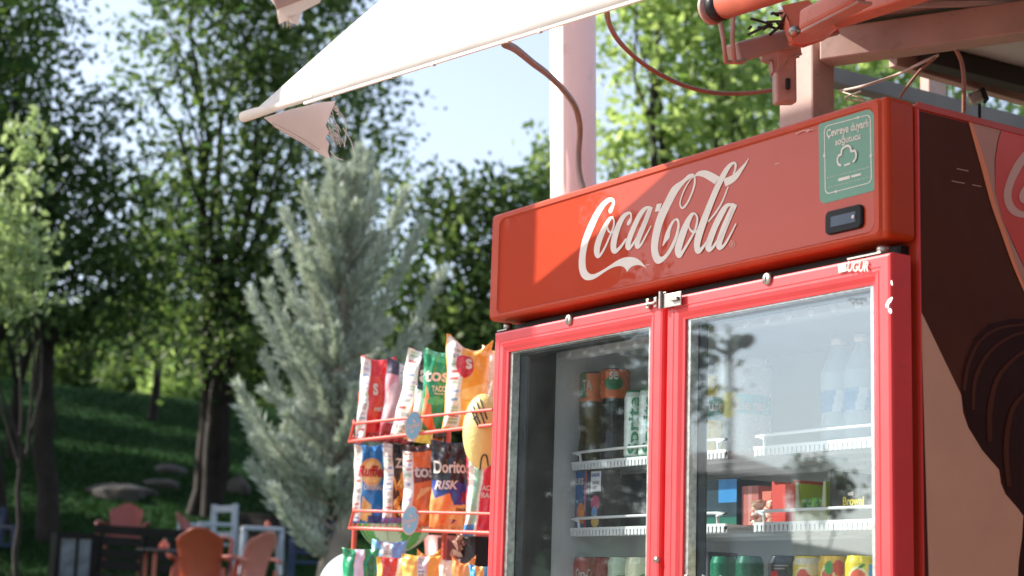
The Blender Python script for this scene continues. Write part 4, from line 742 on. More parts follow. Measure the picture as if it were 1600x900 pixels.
for x in (-h_*.7, -h_*.2, h_*.35):
    for za in (.9, z1*.58):
        w = hb_('window', x, x+1.0, -.06, -.005, za, za+1.1, M['white']); vs = [c+ax*a+ay*-.065+V(0, 0, z) for a, z in ((x+.08,za+.08),(x+.92,za+.08),(x+.92,za+1.02),(x+.08,za+1.02))]; MB().add(vs, [(0,1,2,3)]).build('pane', M['window'], w)
hb_('balcony', -h_*.3, h_*.8, -1.3, 0, z1*.5-.1, z1*.5, M['white'])
hb_('balcony_rail', -h_*.3, h_*.8, -1.3, -1.25, z1*.5, z1*.5+.8, M['white'])
#NEXT3
# ------------------------------------------------------------------ printed goods
def inpoly(U, Vv, P):
    P = np.array(P); r = np.zeros(U.shape, bool); j = len(P)-1
    for i in range(len(P)):
        xi, yi = P[i]; xj, yj = P[j]; c = ((yi > Vv) != (yj > Vv)) & (U < (xj-xi)*(Vv-yi)/(yj-yi+1e-9)+xi); r ^= c; j = i
    return r
def paint(U, Vv, base, prims):
    C = np.zeros(U.shape+(3,)); C[:] = lin(base)
    for p in prims:
        k = p[0]
        if k == 'r': m = (U >= p[1]) & (U <= p[3]) & (Vv >= p[2]) & (Vv <= p[4]); C[m] = lin(p[5])
        elif k == 'e': m = ((U-p[1])/p[3])**2+((Vv-p[2])/p[4])**2 < 1; C[m] = lin(p[5])
        elif k == 'p': C[inpoly(U, Vv, p[1])] = lin(p[2])
        elif k == 'g':   # chips: scattered ovals inside a box
            R = np.random.default_rng(int(p[6]) if len(p) > 6 else 3)
            for _ in range(p[5]):
                cu, cv = R.uniform(p[1], p[3]), R.uniform(p[2], p[4]); ru, rv = R.uniform(.05, .12), R.uniform(.025, .06); th = R.uniform(0, 3.1); a = (U-cu)*math.cos(th)+(Vv-cv)*math.sin(th); b_ = -(U-cu)*math.sin(th)+(Vv-cv)*math.cos(th)
                q = (a/ru)**2+(b_/rv)**2; base_c = np.array(lin([(236,170,72), (226,140,50), (245,200,110), (200,110,40)][R.integers(4)])); C[q < 1] = base_c*.6; C[q < .7] = base_c
        elif k == 's':   # white information strip with rows of small print
            m = (U >= p[1]) & (U <= p[2]) & (Vv > .02) & (Vv < .98); C[m] = lin((226,222,214)); R = np.random.default_rng(int(p[3])); w = p[2]-p[1]
            v = .05
            while v < .93:
                h = R.uniform(.02, .07); t = R.integers(5); col = [(150,175,150), (60,60,66), (190,170,200), (120,150,190), (190,90,80)][t]
                a = p[1]+w*R.uniform(.1, .35); b_ = p[2]-w*R.uniform(.08, .35)
                if t == 1:
                    for c0 in np.arange(a, b_, w*.12): C[(U > c0) & (U < c0+w*.05) & (Vv > v) & (Vv < v+h)] = lin(col)
                elif t == 0: mm = (U > a) & (U < b_) & (Vv > v) & (Vv < v+h); C[mm] = lin((196,210,190)); C[mm & (np.sin(Vv*520) > .4)] = lin(col)
                else: C[(U > a) & (U < b_) & (Vv > v) & (Vv < v+h*.5)] = lin(col)
                v += h+R.uniform(.012, .04)
    return C
def colmesh(name, P, C, closed_u=False):
    nv, nu = P.shape[:2]; me = bpy.data.meshes.new(name); idx = np.arange(nv*nu).reshape(nv, nu); a, b, c, d_ = idx[:-1, :-1], idx[:-1, 1:], idx[1:, 1:], idx[1:, :-1]
    fs = np.stack([a, b, c, d_], -1).reshape(-1, 4); me.vertices.add(nv*nu); me.vertices.foreach_set('co', P.astype(np.float32).ravel()); me.loops.add(fs.size); me.loops.foreach_set('vertex_index', fs.astype(np.int32).ravel())
    me.polygons.add(len(fs)); me.polygons.foreach_set('loop_start', np.arange(0, fs.size, 4, dtype=np.int32)); me.update(calc_edges=True)
    ca = me.color_attributes.new('Col', 'FLOAT_COLOR', 'POINT'); ca.data.foreach_set('color', np.concatenate([C.reshape(-1, 3), np.ones((nv*nu, 1))], 1).astype(np.float32).ravel()); me.polygons.foreach_set('use_smooth', [True]*len(fs)); return me
RH = np.array([RT[0], RT[1], 0]); RH /= np.linalg.norm(RH); FH = np.array([-RH[1], RH[0], 0])
def bag(px, yb, yt, wpx, d, yaw, base, prims, texts, label, name='crisp_packet', group='crisp packets on the wire rack', roll=0, thick=.55, horn=.5, seed=1, cat='crisps'):
    R = np.random.default_rng(seed); w = wpx*1.13*d/F; h = (yb-yt)*d/F/.985; B = at(px, yb, d); ca, sa = math.cos(math.radians(yaw)), math.sin(math.radians(yaw)); ex = RH*ca+FH*sa; ey = FH*ca-RH*sa; ez = V(0, 0, 1)
    cr, sr = math.cos(math.radians(roll)), math.sin(math.radians(roll)); ex, ez = ex*cr+ez*sr, ez*cr-ex*sr
    ph = R.uniform(0, 6.28, 8); t = w*thick
    def S(U, Vv, side=1):
        pr = np.clip(1-np.abs(2*U-1)**3.0, 0, 1)**.75*np.clip(np.sin(np.pi*np.clip(Vv, 0, 1)), 0, 1)**.55
        endw = (np.clip(Vv, 0, .25)-.25)**2*0+1; wid = 1-.10*np.sin(np.pi*Vv)
        wr = .022*w*(np.sin(U*13+Vv*5+ph[0])*np.sin(Vv*17+ph[1])+.7*np.sin(U*23-Vv*11+ph[2])+.6*np.sin(Vv*31+U*7+ph[3]))*(.25+np.abs(2*Vv-1)**1.2*1.5)
        wr = wr+.05*w*np.abs(np.sin(U*9+ph[4]+Vv*2))*np.clip((Vv-.8)/.2, 0, 1)+.05*w*np.abs(np.sin(U*8+ph[5]))*np.clip((.14-Vv)/.14, 0, 1)
        z = Vv*h-horn*h*.11*np.sin(np.pi*np.clip(U+.12*math.sin(ph[6]), 0, 1))*np.clip((Vv-.75)/.25, 0, 1)
        x = (U-.5)*w*wid+.012*w*np.sin(Vv*15+ph[7]); y = -side*(pr*t/2)-wr
        return B+x[..., None]*ex+y[..., None]*ey+z[..., None]*ez
    nu, nv = 64, 110; U, Vv = np.meshgrid(np.linspace(0, 1, nu), np.linspace(0, 1, nv)); Cf = paint(U, Vv, base, prims)
    crim = ((Vv > .965) | (Vv < .03)); Cf[crim & (np.sin(U*240) > 0)] *= .75
    e = empty(name, B, label, cat, group); f = link('pouch_front', colmesh('pouch_front', S(U, Vv), Cf), M['film'], e)
    nb = 20; U2, V2 = np.meshgrid(np.linspace(1, 0, nb), np.linspace(0, 1, 40)); link('pouch_back', colmesh('pouch_back', S(U2, V2, -1), paint(U2, V2, base, [('s', .3, .7, seed)])), M['film'], e)
    for tx in texts:
        s_, u0, v0, u1, v1 = tx[:5]; col = tx[5] if len(tx) > 5 else 'white'; sh = tx[6] if len(tx) > 6 else 0; up = tx[7] if len(tx) > 7 else 0; b = MB()
        if up: m = lambda q: (S(np.array(u1+(u0-u1)*(q[1]-0)/1), np.array(v0+(v1-v0)*q[0]))-ey*.004)
        else: m = lambda q: (S(np.array(u0+(u1-u0)*q[0]), np.array(v0+(v1-v0)*q[1]+tx[8]*(q[0]) if len(tx) > 8 else v0+(v1-v0)*q[1]))-ey*.004)
        textmesh(b, s_, m, 0, 0, 1, 1, .03, sh); b.build('lettering', TX[col], f)
    return e
TX = dict(white=M['logo'], black=M['ink'], red=mat('red_ink', (.5, .02, .03), .4), yellow=mat('yellow_ink', (.8, .6, .05), .4), green=mat('green_ink', (.02, .3, .12), .4), blue=mat('blue_ink', (.02, .12, .4), .4), silver=M['chrome'])
# rack: right end nearer than the left
def rk(px): return 5.30-(px-545)/180*.38
W5 = (248, 240, 228)
# upper row, drawn left to right
bag(581, 690, 556, 50, rk(560)+.0, 14, (205,38,42), [('s', 0, .26, 1), ('p', [(.30,.3),(.6,.2),(.8,.5),(.55,.75),(.3,.72)], (222,70,60)), ('e', .38, .55, .16, .2, (214,60,55)), ('r', .3, .0, 1, .1, (150,30,40))], [("s", .36, .52, .52, .66), ("nth", .45, .34, .75, .40)], 'red crisp packet at the left end of the upper row', seed=11, roll=-2)
bag(616, 692, 562, 48, rk(600)+.06, 20, (226,150,160), [('r', 0, .8, 1, 1, (70,60,80)), ('s', .35, .65, 2), ('e', .3, .45, .3, .25, (236,190,190)), ('r', 0, 0, 1, .22, (170,60,70))], [], 'pink and white crisp packet beside the red one', seed=12, roll=-4)
bag(650, 690, 547, 76, rk(640)+.07, 14, (26,26,32), [('s', .0, .24, 3), ('p', [(.24,0),(.24,.48),(.6,.55),(1,.48),(1,0)], (226,150,70)), ('g', .4, .05, .95, .48, 26, 4)], [("a", .28, .62, .46, .76)], 'black packet with large white letter a and golden nuggets', seed=13, roll=-9)
bag(656, 692, 602, 34, rk(650)-.05, 8, (244,226,90), [('e', .6, .55, .34, .26, (238,190,110)), ('e', .6, .55, .26, .2, (230,160,80)), ('p', [(0,0),(.3,.0),(.3,.6),(.5,1),(0,1)], W5), ('r', 0, .9, 1, 1, (60,60,70))], [], 'small yellow and white packet behind the upper blue disc', seed=14, roll=-6)
bag(680, 673, 545, 42, rk(680)-.03, 6, (22,140,92), [('p', [(0,.12),(.28,.0),(.5,.0),(.1,.55)], (226,110,50)), ('e', .45, .35, .3, .05, (70,170,110)), ('p', [(.3,.86),(.8,.82),(.95,.9),(.4,.93)], (60,175,125)), ('r', 0, .93, 1, 1, (90,170,130))], [("tos", .02, .58, .9, .72), ("TACO", .3, .46, .82, .53), ("flavour", .38, .425, .76, .45)], 'green packet lettered TACO in the upper row', seed=15)
bag(728, 672, 524, 66, rk(716)-.05, 6, (242,170,66), [('s', .02, .34, 5), ('e', .40, .66, .2, .13, (200,40,46)), ('p', [(.36,.4),(.95,.5),(.85,.36),(.5,.3),(.36,.32)], (250,200,120)), ('e', .7, .2, .25, .12, (246,205,110))], [("s", .42, .62, .56, .73)], 'large yellow orange packet with red oval and pointed top corners', seed=16, horn=1.5)
bag(775, 640, 538, 44, rk(750)+.15, 0, (240,225,205), [('s', .02, .3, 6), ('p', [(.5,.2),(1,.2),(1,.9),(.6,.8)], (235,120,80)), ('r', 0, .9, 1, 1, (238,150,90))], [], 'cream and orange packet half hidden behind the cooler', seed=17, horn=1)
for i_, (px_, yb_, yt_, w_, col_, lab_) in enumerate(((672, 684, 560, 46, (60,52,50), 'charcoal packet behind the green packet'), (604, 812, 700, 44, (225,190,80), 'golden packet behind the black and gold packet'), (680, 818, 700, 46, (180,70,40), 'rust packet behind the dark blue packet'), (735, 826, 702, 44, (30,30,34), 'black packet behind the striped packet'), (640, 812, 698, 44, (60,50,46), 'dark brown packet behind the orange corn chip packet'), (628, 688, 566, 40, (235,225,215), 'cream packet behind the black nugget packet'))):
    bag(px_, yb_, yt_, w_, rk(px_)+.13, 10, col_, [('s', .1, .4, 50+i_), ('g', .45, .1, .95, .5, 14, 60+i_)], [], lab_, seed=50+i_)
# lower row
bag(578, 818, 692, 52, rk(560), 12, (40,130,200), [('s', 0, .2, 7), ('e', .48, .62, .32, .18, (238,180,100)), ('e', .48, .62, .26, .13, (244,200,130)), ('p', [(.2,.05),(.5,0),(.5,.22),(.25,.32)], (240,200,120)), ('r', .4, 0, 1, .1, (40,60,130))], [("Ruffles", .08, .56, .86, .70, 'red', .1), ("ORIGINALS", .24, .40, .84, .47)], 'blue ridged crisp packet with red script, left end of the lower row', seed=21, roll=1)
bag(620, 818, 690, 42, rk(600)+.02, 16, (30,28,30), [('s', .0, .3, 8), ('g', .34, .08, .98, .58, 36, 9), ('r', 0, 0, 1, .07, (120,100,160))], [("ZZ", .34, .66, .8, .78, 'white', .1)], 'black and gold packet lettered ZZ in the lower row', seed=22, roll=2)
bag(655, 824, 692, 50, rk(650)-.03, 10, (232,110,50), [('s', .0, .28, 9), ('p', [(.3,.5),(.95,.55),(.9,.68),(.3,.68)], (120,40,30)), ('p', [(.35,.30),(.95,.48),(.5,.44)], (250,180,110)), ('p', [(.4,.1),(.9,.3),(.6,.05)], (246,150,80)), ('r', 0, .9, 1, 1, (60,30,30))], [("tos", .3, .57, .95, .70)], 'orange corn chip packet lettered tos in the lower row', seed=23, roll=2)
bag(704, 828, 690, 62, rk(704)-.05, 4, (40,66,140), [('p', [(0,.55),(1,.5),(1,1),(0,1)], (28,28,40)), ('p', [(0,0),(.45,.0),(.62,.22),(.45,.40),(.1,.34),(0,.45)], (236,150,80)), ('p', [(.35,0),(1,0),(1,.12),(.6,.1)], (235,190,120)), ('p', [(.45,.12),(.6,.27),(.95,.28),(.98,.14),(.7,.1)], (236,196,110)), ('r', .75, .3, .98, .42, (150,50,60))], [("Doritos", .06, .62, .96, .76, 'white', 0), ("RISK", .06, .44, .62, .54, 'white', .1), ("DIKKAT", .62, .20, .90, .235, 'black')], 'dark blue and orange packet lettered RISK in the lower row', seed=24, roll=1, horn=.3)
b = MB(); dd = rk(704)-.27
b.tube([at(*q, dd) for q in ((685,742),(692,708),(714,732),(689,746))], .0035, 6)
bag(752, 838, 700, 50, rk(752)-.02, -4, (214,60,80), [('p', [(0,0),(.35,0),(.6,1),(.1,1)], (226,224,210)), ('p', [(.12,.1),(.3,.1),(.5,.9),(.3,.9)], (150,200,170)), ('r', 0, 0, .3, .12, (60,150,210)), ('p', [(.45,.8),(1,.8),(1,1),(.5,1)], (235,190,170))], [("ACAR", .5, .50, .98, .56), ("BALLI", .5, .42, .98, .48)], 'red and pale green striped packet at the right end of the lower row', seed=25)
# wire rack
RKE = empty('wire_rack', at(640, 900, 5.1)*V(1, 1, 0), 'red wire rack holding two rows of crisp packets beside the cooler', 'display rack')
def rail(yl, yr, x0=548, x1=770, off=-.17, r=.0055): return [at(x, yl+(yr-yl)*(x-x0)/(x1-x0), rk(x)+off) for x in np.linspace(x0, x1, 8)]
for (tl, tr, bl, br) in ((662, 640, 690, 664), (798, 803, 825, 833)):
    T_ = rail(tl, tr, 553); B_ = rail(bl, br, 546); back = rail(bl-8, br-8, 552, 770, .16); t = MB()
    t.tube([back[0], B_[0], *B_[1:]], .0055, 8); sh = t.build('shelf_rim', M['rack'], RKE)
    MB().tube([back[0]+V(0, 0, .05), T_[0], *T_[1:]], .0045, 8).build('guard_rail', M['rack'], RKE)
    MB().tube([T_[0], B_[0]], .0045, 8).build('rail_end', M['rack'], RKE); t = MB()
    for k in range(26): u = k/25*7; i = min(6, int(u)); f = u-i; t.tube([B_[i]*(1-f)+B_[i+1]*f, back[i]*(1-f)+back[i+1]*f], .002, 5)
    t.build('wire_grid', M['rack'], RKE)
for x in (560, 700, 765): P = at(x, 700, rk(x)+.19); MB().tube([V(P[0], P[1], .03), V(P[0], P[1], at(x, 610, rk(x)+.19)[2])], .008, 8).build('upright', M['rack'], RKE)
for k, (x, y) in enumerate(((646, 665), (641, 813))):
    d = rk(x)-.195; e = empty('price_disc', at(x, y, d), ('blue oval disc clipped to the upper rack rail', 'blue oval disc clipped to the lower rack rail')[k], 'sign', 'discs clipped to the rack')
    def dm(q, o=0): return at(x+q[0]+q[1]*-.10, y+q[1], d-o)
    el = [(13.5*math.cos(t), 23*math.sin(t)) for t in np.linspace(0, 2*math.pi, 41)[:-1]]; b = MB(); A = [dm(q) for q in el]; B = [dm(q, -.006) for q in el]; n = 40
    b.add(A+B, [tuple(range(n)), tuple(reversed(range(n, 2*n)))]+[(i, (i+1) % n, n+(i+1) % n, n+i) for i in range(n)]); f = b.build('disc', M['logo'], e)
    b = MB(); fpoly(b, [(q[0]*.88, q[1]*.90) for q in el], lambda q: dm(q, .001)); f2 = b.build('disc_face', mat('sky_blue_print', (.22, .55, .78), .4), f)
    b = MB(); textmesh(b, 'Doritos', lambda q: dm((q[0], -q[1]+q[0]*-.35), .002), -9.5, -4, 9.5, 4, .03); fpoly(b, [(-2, -12), (4, -5), (-1, -5)], lambda q: dm(q, .0018)); fpoly(b, [(-4, 8), (2, 6), (-2, 13)], lambda q: dm(q, .0018)); b.build('lettering', M['logo'], f2)
# balls
def ball(px, py, r, d, m, lab, sq=1.0, name='play_ball'):
    P = at(px, py, d); R_ = r*d/F; b = MB(); b.lathe(P, [(R_*math.sin(t), -R_*sq*math.cos(t)) for t in np.linspace(0, math.pi, 25)], 40); return b, P, R_
b, P, R_ = ball(754, 674, 38, 4.75, None, ''); b = MB(); b.lathe(P, [(R_*.82*math.sin(t), -R_*1.55*math.cos(t)) for t in np.linspace(0, math.pi, 25)], 40)
e = empty('beach_toy', P, 'pale yellow inflated toy with dark marks squeezed between rack and cooler', 'toy'); b.build('body', mat('yellow_vinyl', (.80, .66, .22), .35, var=.05, bump=.3, bscale=150, coat=.3), e)
def onb(x, y): D = ray(x, y); D = D/np.linalg.norm(D); s_ = V(1/.82, 1/.82, 1/1.55); o_ = (CP-P)*s_; q_ = D*s_; a_ = q_@q_; b_ = o_@q_; c_ = o_@o_-(R_*1.02)**2; disc = max(b_*b_-a_*c_, 0); return CP+D*((-b_-math.sqrt(disc))/a_)
for L_ in ([(739,634),(743,645),(750,662)], [(744,628),(750,642),(757,662)], [(750,624),(756,640),(761,655)], [(735,640),(740,650),(747,666)], [(750,734),(753,714),(760,712),(763,728)], [(745,650),(739,655)]): MB().tube([onb(*q) for q in smoothpts(L_, 5)], .0022, 5).build('stripe', M['ink'], e)
d = 5.45; b, P, R_ = ball(618, 800, 62, d, None, ''); e = empty('play_ball', P, 'translucent green and white ball hanging under the rack in clear film', 'ball'); m = mat('ball_vinyl', (1, 1, 1), .3, coat=.4, attr=True, trans=.3)
nu, nv = 90, 60; U, Vv = np.meshgrid(np.linspace(0, 1, nu), np.linspace(0, 1, nv)); th = U*2*np.pi; phv = Vv*np.pi; PP = P+R_*np.stack([np.sin(phv)*np.cos(th), np.sin(phv)*np.sin(th), -np.cos(phv)], -1); C = np.zeros(PP.shape); C[:] = lin((205,225,200)); C[(np.sin(th*4+phv*1.5) > .1)] = lin((80,170,80)); C[Vv < .12] = lin((190,215,180)); link('body', colmesh('body', PP, C), m, e)
for k in range(4): a = k*.8; MB().tube([P+R_*1.006*np.array([math.sin(t)*math.cos(a), math.sin(t)*math.sin(a), -math.cos(t)]) for t in np.linspace(0, 2*math.pi, 33)], .0015, 4).build('seam', M['wirecol'], e)
# lower bin of packets along the bottom edge
def quadbag(*a, **k): return bag(*a, **k)
b, P, R_ = ball(556, 922, 60, 5.15, None, ''); tag(b.build('play_ball', mat('pale_ball_vinyl', (.42, .47, .48), .4, var=.1, coat=.3)), 'large pale ball at the bottom left of the snack stand', 'ball')
bag(560, 935, 858, 52, 4.95, 10, (30,150,100), [('p', [(.25,0),(.55,0),(.6,1),(.35,1)], (215,205,225)), ('e', .8, .6, .1, .3, (20,110,70))], [], 'green packet with lilac stripe, lowest row on the left', seed=31, horn=.3)
bag(605, 930, 845, 50, 5.0, 0, (120,170,230), [('s', .3, .6, 33)], [], 'light blue packet standing behind the lowest row', seed=32)
bag(610, 940, 872, 44, 4.85, 8, (205,70,64), [('r', 0, 0, .15, 1, (240,200,80)), ('p', [(.5,0),(.8,0),(1,.8),(.7,1),(.6,.5)], (235,230,225))], [], 'red and yellow packet with white curve in the lowest row', seed=33, horn=.2)
bag(655, 940, 868, 56, 4.82, 4, (244,190,90), [('p', [(.35,0),(.6,0),(.7,1),(.45,1)], (225,205,225)), ('s', .40, .62, 35)], [], 'yellow orange packet with pale centre stripe in the lowest row', seed=34, horn=.4)
bag(668, 925, 858, 34, 4.95, 0, (240,170,70), [], [], 'plain orange packet with pointed corner in the lowest row', seed=35, horn=1.6)
bag(700, 940, 874, 30, 4.85, 0, (240,236,228), [('r', .1, .3, .9, .5, (190,120,110))], [], 'small white packet in the lowest row', seed=36)
bag(722, 940, 868, 34, 4.8, -6, (238,150,80), [], [], 'orange packet with folded corner, lowest row on the right', seed=37, horn=1.8)
bag(748, 940, 884, 30, 4.75, 0, (80,175,225), [('r', .3, 0, .7, 1, (240,190,100))], [], 'light blue packet at the right end of the lowest row', seed=38)
P = at(750, 880, 4.95); MB_ = MB().box(tuple(P+V(-.04, -.05, -.12)), tuple(P+V(.05, .05, .075))); tag(MB_.build('box', M['black'], None, .006), 'black box beneath the rack next to the cooler', 'box')
P = at(702, 872, 5.6); b = MB().lathe(P+V(0, 0, -.2), [(0, 0), (.06, 0), (.085, .27), (.078, .27), (.055, .01), (0, .01)], 30); tag(b.build('bucket', M['chairred']), 'dull red plastic bucket behind the lowest row of packets', 'bucket')
b = MB(); R = np.random.default_rng(5); P = at(738, 850, 4.95); n = 12; U, Vv = np.meshgrid(np.linspace(0, 1, n), np.linspace(0, 1, n)); PP = P+(U-.5)[..., None]*RH*.10+(Vv-.5)[..., None]*V(0, 0, .07)+R.normal(size=(n, n, 3))*.008; b.add(PP.reshape(-1, 3), [(i*n+j, i*n+j+1, (i+1)*n+j+1, (i+1)*n+j) for i in range(n-1) for j in range(n-1)]); tag(b.build('crumpled_paper', mat('crumpled_paper', (.68, .52, .42), .7), None), 'crumpled brown paper hanging at the right end of the rack', 'paper')
# ------------------------------------------------------------------ goods inside the cooler
def lathe_col(name, c, prof, base, prims, m, parent, n=56, k=3, u0=0.0):
    """prof in metres; v=0 bottom, v=1 top; u=.5 faces the viewer"""
    pr = np.array(prof, float); hs = np.cumsum(np.r_[0, np.linalg.norm(np.diff(pr, axis=0), axis=1)]); tt = np.unique(np.r_[np.linspace(0, hs[-1], 70), hs]); r = np.interp(tt, hs, pr[:, 0]); z = np.interp(tt, hs, pr[:, 1])
    U, T_ = np.meshgrid(np.linspace(0, 1, n), np.arange(len(tt))); Z = z[T_]; Rr = r[T_]; th = 2*np.pi*(U+u0); h = pr[:, 1].max()
    PP = np.array(c)+Rr[..., None]*(-(-np.cos(th))[..., None]*FH-np.sin(th)[..., None]*RH)+Z[..., None]*V(0, 0, 1)
    return link(name, colmesh(name, PP, paint(U, Z/h, base, prims)), m, parent)
def slot(px, py, Y): return onp(px, py, 1, Y)
CAN = lambda r, h: [(r*.75, 0), (r*.8, .001), (r, .008), (r, h-.014), (r*.86, h-.002), (r*.84, h), (r*.80, h-.004)]
def can(px, z, Y, r, h, base, prims, label, text=None, tcol='white', group='drink cans on the lowest shelf', up=False):
    c = slot(px, 780, Y); c = V(c[0], Y, z); e = empty('drink_can', c, label, 'can', group); o = lathe_col('can_body', c, CAN(r, h), base, prims, M['tin'], e)
    MB().lathe(c+V(0, 0, h-.005), [(0, 0), (r*.80, 0), (r*.82, .006), (r*.85, .006)], 24).build('lid', M['chrome'], e)
    if text: wraptext(o, c, r, h, *text, col=tcol, up=up)
    return e
def wraptext(par, c, r, h, s_, u0, v0, u1, v1, col='white', up=False):
    b = MB()
    def m(q):
        u, v = (u1+(u0-u1)*q[1], v0+(v1-v0)*q[0]) if up else (u0+(u1-u0)*q[0], v0+(v1-v0)*q[1]); a = (u-.5)*2*math.pi
        return c+(r+.0012)*(-math.cos(a)*FH+math.sin(a)*RH)+V(0, 0, v*h)
    textmesh(b, s_, m, 0, 0, 1, 1, .025); b.build('lettering', TX[col], par)
def bottle(px, z, Y, r, h, base, prims, label, text=None, tcol='white', m=None, cap=None, up=False, wide=False):
    c = slot(px, 640, Y); c = V(c[0], Y, z); e = empty('drink_bottle', c, label, 'bottle', 'drink bottles on the top shelf')
    prof = [(r*.7, 0), (r, .008), (r*.98, h*.25), (r*.93, h*.38), (r, h*.5), (r, h*.66), (r*.8, h*.76), (r*.4, h*.88), (r*.34, h*.93), (r*.34, h*.95)]
    prof = WIDE(r, h) if wide else prof
    o = lathe_col('bottle_body', c, prof, base, prims, m or M['tin'], e); MB().lathe(c+V(0, 0, h*.935), [(0, 0), (r*.4, 0), (r*.4, h*.065), (0, h*.065)], 20).build('cap', TX[cap or 'black'], e)
    if text: wraptext(o, c, r, h, *text, col=tcol, up=up)
def carton(px0, px1, ytop, z, Y, dep, base, prims, label, texts=(), name='drink_carton', cat='carton', side=None):
    a, c = slot(px0, ytop, Y), slot(px1, ytop, Y); h = max(.02, a[2]-z); w = c[0]-a[0]; e = empty(name, (a[0]+w/2, Y, z), label, cat)
    MB().box((a[0], Y, z+.0005), (c[0], Y+dep, z+h)).build('box_body', side or M['print_plain'](base), e, .0015)
    U, Vv = np.meshgrid(np.linspace(0, 1, 60), np.linspace(0, 1, 80)); PP = np.stack([a[0]+U*w, np.full(U.shape, Y-.0015), z+Vv*h], -1); f = link('front_print', colmesh('front_print', PP, paint(U, Vv, base, prims)), M['print'], e)
    for tx in texts:
        s_, u0, v0, u1, v1 = tx[:5]; b = MB(); up = len(tx) > 6
        textmesh(b, s_, (lambda q: V(a[0]+(u1+(u0-u1)*q[1])*w, Y-.003, z+(v0+(v1-v0)*q[0])*h)) if up else (lambda q: V(a[0]+(u0+(u1-u0)*q[0])*w, Y-.003, z+(v0+(v1-v0)*q[1])*h)), 0, 0, 1, 1, .03); b.build('lettering', TX[tx[5]], f)
    return e
_pc = {}
def _plain(c):
    if c not in _pc: _pc[c] = mat('card', lin(c), .5, var=.05)
    return _pc[c]
M['print_plain'] = _plain
z1, z2, z3 = SH
M['clear'] = mat('clear_bottle', (1, 1, 1), .15, attr=True, var=.02); _n = M['clear'].node_tree.nodes; _l = M['clear'].node_tree.links; _t = _n.new('ShaderNodeBsdfTransparent'); _t.inputs[0].default_value = (.95, .97, 1, 1); _x = _n.new('ShaderNodeMixShader'); _x.inputs[0].default_value = .5; _l.new(_n['Principled BSDF'].outputs[0], _x.inputs[1]); _l.new(_t.outputs[0], _x.inputs[2]); _l.new(_x.outputs[0], _n['Material Output'].inputs[0])
# left door, top shelf
WIDE = lambda r, h: [(r*.8, 0), (r, h*.03), (r*.98, h*.16), (r*.84, h*.32), (r*.98, h*.5), (r*.96, h*.66), (r*1.02, h*.68), (r*1.02, h*.97), (r*.9, h*.985)]
bottle(926, z1, .240, .032, .212, (74,62,20), [('r', 0, .68, 1, .99, (222,116,44)), ('p', [(.30,.70),(.42,.72),(.40,.99),(.30,.99)], (40,120,60)), ('r', .40, .2, .60, .6, (96,80,30))], 'olive brown bottle with orange upper label, leftmost on the top shelf', ("TA", .36, .78, .48, .90), 'white', wide=True)
bottle(961, z1, .238, .033, .212, (16,17,22), [('r', 0, .68, 1, .99, (210,100,40)), ('e', .47, .84, .11, .08, (24,110,60)), ('r', .44, .1, .47, .64, (70,72,78))], 'dark cola bottle with orange and green upper label', ("se", .42, .86, .52, .95), 'white', wide=True)
for k, (px, lab) in enumerate(((990, 'green and white soda can, left of the pair on the top shelf'), (1013, 'green and white soda can, right of the pair against the door frame'))):
    can(px, z1, .225, .024, .150, (28,150,92), [('r', .24, .03, .76, .97, (228,240,232))], lab, ("Sprite", .38, .06, .6, .9), 'green', 'drink cans on the top shelf', True)
# left door, middle shelf
carton(901, 918, 737, z2, .210, .06, (36,92,150), [('e', .5, .28, .36, .17, (226,130,50)), ('e', .65, .2, .3, .12, (240,150,70)), ('r', .82, 0, 1, 1, (190,60,44))], 'blue peach juice carton, leftmost on the middle shelf', [("LIKIS", .08, .76, .74, .88, 'white'), ("ŞEFTALİ", .84, .3, .97, .62, 'white', 1)])
carton(922, 942, 733, z2, .212, .05, (40,38,46), [('r', .12, .62, .9, .96, (235,235,238)), ('e', .5, .42, .34, .13, (190,70,110)), ('e', .45, .25, .22, .12, (110,160,210)), ('e', .5, .12, .3, .1, (230,190,90))], 'small patterned milk carton beside the blue juice carton', [("DANONE", .2, .86, .84, .92, 'blue'), ("KAKAOLU", .25, .74, .8, .79, 'black'), ("SÜT", .38, .66, .66, .71, 'black')])
carton(948, 968, 748, z2, .26, .1, (30,36,46), [], 'dark slate carton in the middle of the left shelf')
carton(972, 1012, 742, z2, .29, .1, (44,46,54), [('r', .8, .1, .98, .9, (70,74,84))], 'wide black box at the right of the left middle shelf', name='snack_box', cat='box')
# left door, bottom shelf
can(918, z3, .235, .029, .128, (170,22,26), [('p', [(.3,.2),(.7,.5),(.7,.62),(.3,.34)], (235,230,228))], 'red cola can, leftmost on the lowest shelf', ("Coca-Cola", .36, .62, .62, .80))
can(946, z3, .24, .029, .128, (140,22,26), [('p', [(.3,.3),(.7,.6),(.7,.72),(.3,.44)], (225,220,218))], 'darker red cola can, second on the lowest shelf')
can(972, z3, .235, .029, .128, (190,205,180), [('e', .5, .5, .14, .2, (120,150,110))], 'pale green can, third on the lowest shelf')
can(1000, z3, .235, .030, .128, (225,225,190), [('e', .46, .35, .14, .22, (232,120,70)), ('e', .56, .6, .08, .12, (90,150,70))], 'cream can with peach picture beside the door frame')
